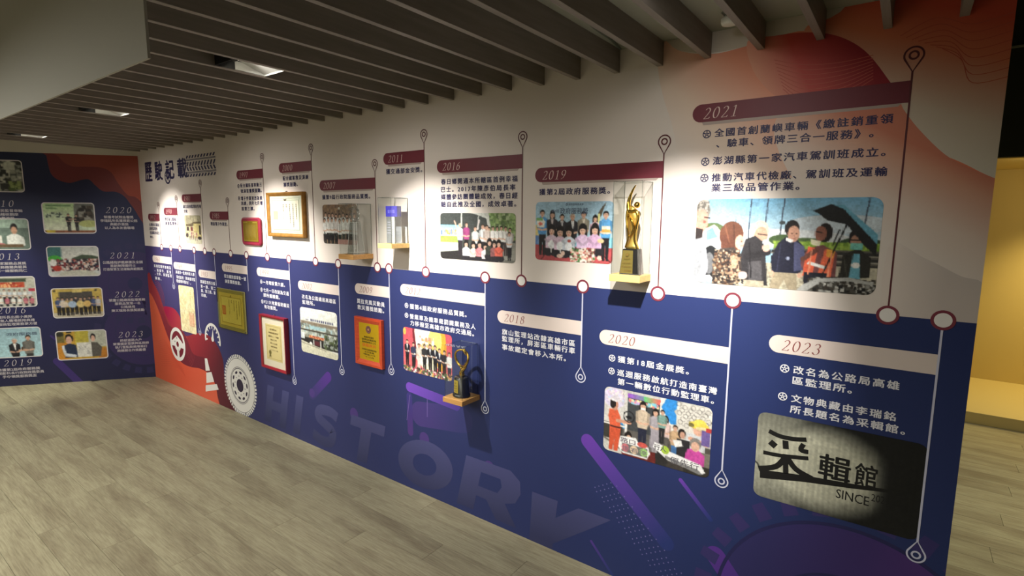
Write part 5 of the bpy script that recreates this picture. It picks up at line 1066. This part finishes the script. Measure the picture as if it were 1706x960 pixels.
bm = bmesh.new(); add_tube(bm, [(cx + .034 * math.cos(a), cy, z + .252 + .041 * math.sin(a)) for a in [k * math.pi / 14 for k in range(28)]], .0085, 10, closed=True); rg = bm_obj('ring', bm, M_CRY, t, True)
bm = bmesh.new()
for k in range(12):
    a = k * math.pi / 6; bmesh.ops.create_icosphere(bm, subdivisions=1, radius=.006, matrix=Matrix.Translation((cx + .043 * math.cos(a), cy, z + .252 + .050 * math.sin(a))))
bm_obj('ring_studs', bm, mat('mirror chrome', (220, 222, 222), .06, metal=1.0), rg)
bm = bmesh.new(); add_tube(bm, [(cx - .012, cy - .012, z + .03), (cx - .006, cy - .012, z + .19)], .0016, 6); add_tube(bm, [(cx + .012, cy - .012, z + .03), (cx + .008, cy - .012, z + .19)], .0016, 6); bm_obj('highlight_lines', bm, mat('highlight white', (236, 238, 236), .2), t)  # two white lines painting highlights into the crystal column

# 2011: blue topped crystal block
shelf('pale wooden shelf under the blue-topped crystal block, below the 2011 banner', -2.545, -2.421, .142, 1.558, 1.585, M_MAPLE)
case('clear case around the blue-topped crystal block, below the 2011 banner', -2.540, -2.427, YW - .134, YW - .006, 1.5853, 1.856)
cx, cy, z = -2.482, YW - .068, 1.5855
t = empty('crystal_trophy', (cx, cy, z), 'crystal block trophy with a violet-blue top and grey figured column, below the 2011 banner', 'trophy')
box('clear_block', cx - .050, cy - .014, z, cx + .050, cy + .014, z + .158, clearmat('crystal slab', (226, 232, 238), 1.6), t, .002)
bt = box('blue_block', cx - .052, cy - .016, z + .1585, cx + .050, cy + .016, z + .222, mat('blue crystal', (66, 62, 168), .12, spec=.8), t, .002)
gp = box('patterned_column', cx + .006, cy - .022, z, cx + .034, cy - .0165, z + .158, mat('grey column', (150, 152, 150), .3), t, .001)
f = Flat(Frame((0, cy - .0222, 0), (1, 0, 0)))
for k in range(6): f.disc(cx + .020, z + .014 + .026 * k, .008, 10); f.rect(cx + .009, z + .026 + .026 * k, cx + .031, z + .028 + .026 * k)
f.build('column_figures', 0, mat('white figure', (216, 220, 220), .4), gp)
f = Flat(Frame((0, cy - .0145, 0), (1, 0, 0)))
for k in range(5): f.rect(cx - .040, z + .06 + .016 * k, cx - .012, z + .064 + .016 * k)
f.build('etched_text', 0, mat('etched lettering', (160, 160, 176), .5), t)
f = Flat(Frame((0, cy - .0165, 0), (1, 0, 0))); put_text(f, '金安獎', cx - .034, cx + .030, z + .19, em=.022, bold=.012); f.build('block_lettering', 0, mat('lilac lettering', (120, 116, 206), .4), bt)

# 2012: gold ring trophy
shelf('oak shelf under the gold ring trophy, lowest of the four shelves', -2.012, -1.868, .152, .721, .748, M_OAK)
case('clear case around the gold ring trophy at the right of the 2012 photo', -2.004, -1.878, YW - .140, YW - .008, .7483, 1.045)
cx, cy, z = -1.938, YW - .078, .7485
t = empty('gold_trophy', (cx, cy, z), 'gold ring trophy on a round black base with a yellow plate', 'trophy')
bm = bmesh.new(); add_loft(bm, [[Vector((cx + r * math.cos(a), cy + r * .85 * math.sin(a), z + h)) for a in [k * math.pi / 16 for k in range(32)]] for r, h in ((.052, 0), (.053, .004), (.053, .012), (.050, .014), (.050, .018), (.046, .024), (.043, .108), (.038, .113))]); base_ = bm_obj('round_base', bm, M_BLK, t, True)
bm = bmesh.new(); fr_y0, fr_y1 = cy - .0405, cy - .0375; n8 = 8
def cyl_plate(bm, a0, a1, zb, zt, r0, ry):
    prev = None
    for k in range(n8 + 1):
        a = math.radians(a0 + (a1 - a0) * k / n8); p = (cx + r0 * math.cos(a), cy + ry * math.sin(a)); cur = (bm.verts.new((p[0], p[1], zb)), bm.verts.new((p[0] * 1 - .001 * math.cos(a), p[1] - .001 * math.sin(a), zt)))
        if prev: bm.faces.new((prev[0], cur[0], cur[1], prev[1]))
        prev = cur
cyl_plate(bm, 236, 280, z + .026, z + .098, .0468, .0398); gpl = bm_obj('gold_plate', bm, mat('yellow plate', (196, 172, 60), .4, metal=.3), t)
f = Flat(Frame((0, cy - .0412, 0), (1, 0, 0))); f.ring(cx - .008, z + .084, .004, .006, n=10); put_text(f, '第4屆', cx - .018, cx + .002, z + .066, em=.009, bold=.012); put_text(f, '服務品質獎', cx - .021, cx + .005, z + .053, em=.007, bold=.012); put_text(f, '行政院', cx - .017, cx + .001, z + .038, em=.007, bold=.012); f.build('plate_lettering', 0, M_DGOLD, gpl)
bm = bmesh.new(); rc = z + .218
add_tube(bm, [(cx + .003 + .047 * math.cos(a), cy + .006 * math.sin(2 * a), rc + .048 * math.sin(a)) for a in [k * math.pi / 20 for k in range(40)]], [.0048 + .0035 * abs(math.cos(k * math.pi / 40 + .6)) for k in range(40)], 10, closed=True); bm_obj('gold_ring', bm, M_GOLD, t, True)
bm = bmesh.new(); add_tube(bm, spline([(cx, cy, z + .108), (cx + .010, cy, z + .125), (cx + .006, cy, z + .145), (cx + .022, cy, z + .162), (cx + .034, cy, z + .180), (cx + .030, cy, z + .195)], 5), [.007, .008, .010, .011, .012, .012, .011, .010, .011, .012, .013, .013, .012, .011, .010, .009, .008, .008, .008, .007, .007, .006, .006, .005, .005, .004], 10)
add_tube(bm, spline([(cx + .004, cy, z + .15), (cx - .006, cy - .004, z + .135), (cx - .002, cy - .006, z + .118)], 5), .006, 8); bmesh.ops.create_icosphere(bm, subdivisions=2, radius=.010, matrix=Matrix.Translation((cx + .002, cy, z + .163))); bm_obj('gold_figure', bm, M_GOLD, t, True)
bm = bmesh.new(); add_tube(bm, spline([(cx + .018, cy, rc + .055), (cx + .032, cy - .004, rc + .038), (cx + .040, cy, rc + .020)], 5), [.005, .008, .010, .010, .009, .008, .007, .006, .005, .004, .003], 8); bm_obj('leaf_ornament', bm, M_GOLD, t, True)

# 2019: gold winged figure
shelf('maple shelf under the tall gold figure trophy, right of the 2019 photo', -1.033, -.891, .122, 1.474, 1.504, M_MAPLE)
case('tall clear case around the gold figure trophy, below the 2019 banner', -1.027, -.897, YW - .114, YW - .004, 1.5043, 1.902)
cx, cy, z = -.955, YW - .062, 1.5045
t = empty('gold_trophy', (cx, cy, z), 'tall gold figure trophy raising one arm on a tapered black block', 'trophy')
bm = bmesh.new(); add_loft(bm, [[Vector((cx + a * w_, cy + b * w_ * .72, z + h)) for a, b in ((-1, -1), (1, -1), (1, 1), (-1, 1))] for w_, h in ((.044, 0), (.043, .004), (.033, .108), (.031, .111))]); bm_obj('black_base', bm, M_BLK, t)
bm = bmesh.new(); vs = [bm.verts.new(p) for p in ((cx - .041, cy - .0322, z + .005), (cx + .018, cy - .0322, z + .005), (cx + .014, cy - .0248, z + .104), (cx - .032, cy - .0248, z + .104))]; bm.faces.new(vs); v2 = [bm.verts.new(v_.co + Vector((0, .001, 0))) for v_ in vs]; bm.faces.new(list(reversed(v2)))
for i in range(4): bm.faces.new((vs[i], v2[i], v2[(i + 1) % 4], vs[(i + 1) % 4]))
gpl = bm_obj('gold_plate', bm, mat('olive gold plate', (150, 132, 66), .35, metal=.7), t)
f = Flat(Frame((0, cy - .0335, 0), (1, 0, 0))); f.disc(cx - .009, z + .086, .006, 14); put_text(f, '政府服務獎', cx - .024, cx + .006, z + .070, em=.006, bold=.012); put_text(f, '高雄區監理所', cx - .028, cx + .008, z + .050, em=.006, bold=.012); put_text(f, '國家發展委員會', cx - .030, cx + .010, z + .034, em=.006, bold=.012); put_text(f, '主任委員', cx - .02, cx + .012, z + .018, em=.008, bold=.02); f.build('plate_lettering', 0, M_DGOLD, gpl)
zb = z + .111
prof = [(0, 0, .031), (.012, 0, .027), (.03, .001, .019), (.048, .002, .016), (.07, .002, .0175), (.10, .001, .0205), (.13, -.001, .0245), (.15, -.003, .0255), (.166, -.005, .021), (.178, -.010, .013), (.186, -.013, .006)]
bm = bmesh.new(); add_loft(bm, [[Vector((cx + ox + w_ * math.cos(a), cy + w_ * .55 * math.sin(a), zb + h)) for a in [k * math.pi / 10 for k in range(20)]] for h, ox, w_ in prof]); bm_obj('robe', bm, mat('satin gold', (222, 190, 100), .34, metal=.9, bump=.35, nscale=160), t, True)
bm = bmesh.new()
add_tube(bm, spline([(cx + .026, cy - .010, zb + .004), (cx + .014, cy - .014, zb + .04), (cx + .020, cy - .016, zb + .09), (cx + .027, cy - .014, zb + .135), (cx + .016, cy - .012, zb + .162), (cx - .008, cy - .010, zb + .158), (cx - .022, cy - .006, zb + .170), (cx - .024, cy, zb + .20), (cx - .017, cy, zb + .23), (cx - .004, cy, zb + .258), (cx + .006, cy, zb + .272)], 4),
         [.005] * 8 + [.007] * 8 + [.0075] * 8 + [.0085, .009, .0095, .0095, .009, .0085, .008, .007, .006, .0055, .005, .0045, .004, .0035, .003, .0025, .002], 10)
add_tube(bm, spline([(cx - .028, cy - .012, zb + .004), (cx - .014, cy - .016, zb + .045), (cx - .016, cy - .018, zb + .08), (cx - .026, cy - .012, zb + .13), (cx - .026, cy - .006, zb + .165)], 4), [.004, .0045, .005, .005, .005, .005, .005, .005, .0055, .006, .006, .006, .006, .006, .006, .006, .006], 8)
add_tube(bm, spline([(cx - .020, cy - .014, zb + .148), (cx + .0, cy - .022, zb + .125), (cx + .012, cy - .021, zb + .095), (cx + .002, cy - .019, zb + .065), (cx - .010, cy - .018, zb + .052)], 4), [.003] * 4 + [.0055] * 8 + [.0035] * 5, 8)
bmesh.ops.create_icosphere(bm, subdivisions=3, radius=.0135, matrix=Matrix.Translation((cx + .016, cy - .004, zb + .188))); bm_obj('gold_figure', bm, M_GOLD, t, True)

# ------------------------------------------------------------------ ceiling fittings
M_HOUS = mat('black housing', (20, 20, 22), .5); M_REFL = mat('white reflector', (176, 176, 170), .3); M_LENS = mat('lit lens', (255, 246, 224), .4, emit=14.0)
LAMPS = [(-2.355, 'black recessed spotlight between the slats, nearest and largest of the three in view'), (-4.114, 'black recessed spotlight between the slats, middle of the three in view'), (-5.874, 'black recessed spotlight between the slats, smallest and farthest to the left')]
gaps = [x + SP / 2 for x in slat_x]
def lampfit(x, label):
    x = min(gaps, key=lambda g: abs(g - x)); y0, y1 = 1.17, 1.39; h = SP / 2 - .0135
    t = empty('recessed_spotlight', (x, (y0 + y1) / 2, ZC - .001), label, 'ceiling light', 'spotlights recessed between the slats')
    bm = bmesh.new()
    add_box(bm, x - h, y0, ZS + .004, x - h + .002, y1, ZC - .001); add_box(bm, x + h - .002, y0, ZS + .004, x + h, y1, ZC - .001); add_box(bm, x - h + .002, y0, ZS + .004, x + h - .002, y0 + .002, ZC - .001); add_box(bm, x - h + .002, y0 + .002, ZC - .004, x + h - .002, y1 - .002, ZC - .001)
    bm_obj('housing', bm, M_HOUS, t)
    bm = bmesh.new(); add_box(bm, x - h + .002, y1 - .002, ZS + .002, x + h - .002, y1, ZC - .001)
    vs = [bm.verts.new(p) for p in ((x - h + .003, 1.262, ZS + .048), (x + h - .003, 1.262, ZS + .048), (x + h - .003, y1 - .003, ZS + .008), (x - h + .003, y1 - .003, ZS + .008))]; bm.faces.new(vs); add_box(bm, x - h + .002, 1.255, ZS + .004, x - h + .003, y1 - .002, ZS + .040); bm_obj('reflector', bm, M_REFL, t)  # thin white side strip stands in for lamplight on the gap's side
    bm = bmesh.new(); d = Vector((0, .62, -.78)).normalized(); c = Vector((x, 1.215, ZC - .030)); add_tube(bm, [c - d * .01, c, c + d * .032, c + d * .040], [.024, .034, .036, .034], 20); hd = bm_obj('lamp_head', bm, M_HOUS, t, True)
    bm = bmesh.new(); add_tube(bm, [c + d * .0402, c + d * .0415], [.026, .022], 20); bm_obj('lens', bm, M_LENS, hd)
    for sg in (-1, 1):
        bm = bmesh.new(); add_tube(bm, [(x + sg * .052, 1.215, ZC - .004), (x + sg * .050, 1.215, ZC - .034), (x + sg * .034, 1.215, ZC - .036)], .004, 6); bm_obj('bracket', bm, M_HOUS, t)
    bm = bmesh.new()
    for k in range(3): add_box(bm, x - .05, 1.174 + .009 * k, ZS + .03, x + .05, 1.177 + .009 * k, ZC - .012)
    bm_obj('cooling_fins', bm, M_HOUS, t)
for x, lb in LAMPS: lampfit(x, lb)
def on_ceiling(px, py, z):
    r = Vector(c2w((px - CX, py - CY, FPX))); return Vector((0, 0, CAMZ)) + r * ((z - CAMZ) / r.z)
p = on_ceiling(1216, 30, ZC - .02)
t = empty('smoke_detector', (p.x, p.y, ZC), 'small round white detector hanging from the ceiling near the right', 'detector')
bm = bmesh.new(); add_cyl(bm, (p.x, p.y, ZC - .012), .018, .030, .012, 20); bm_obj('mounting_base', bm, mat('grey plastic', (120, 122, 112), .5), t)
bm = bmesh.new(); add_loft(bm, [[Vector((p.x + r * math.cos(a), p.y + r * math.sin(a), ZC - h)) for a in [k * math.pi / 12 for k in range(24)]] for r, h in ((.018, .044), (.026, .042), (.030, .034), (.030, .022), (.024, .018), (.018, .012))]); bm_obj('sensor_head', bm, mat('white plastic', (212, 212, 202), .4), t, True)
q = [on_ceiling(*a, ZC - .006) for a in ((975, 28), (985, 42), (1000, 54), (1018, 66), (1034, 82))]
bm = bmesh.new(); add_tube(bm, spline([tuple(v_) for v_ in q], 6), .0045, 8)
tag(bm_obj('ceiling_cable', bm, mat('grey green cable', (92, 100, 86), .5), smooth=True), 'thin grey-green cable curving along the ceiling between two slats', 'cable')

# tiny print and highlight lines that nobody could pick apart stay joined
for o in bpy.data.objects:
    if o.name.split('.')[0] in ('certificate_text', 'engraved_text', 'plate_lettering', 'column_figures', 'etched_text', 'highlight_lines'): o['kind'] = 'stuff'
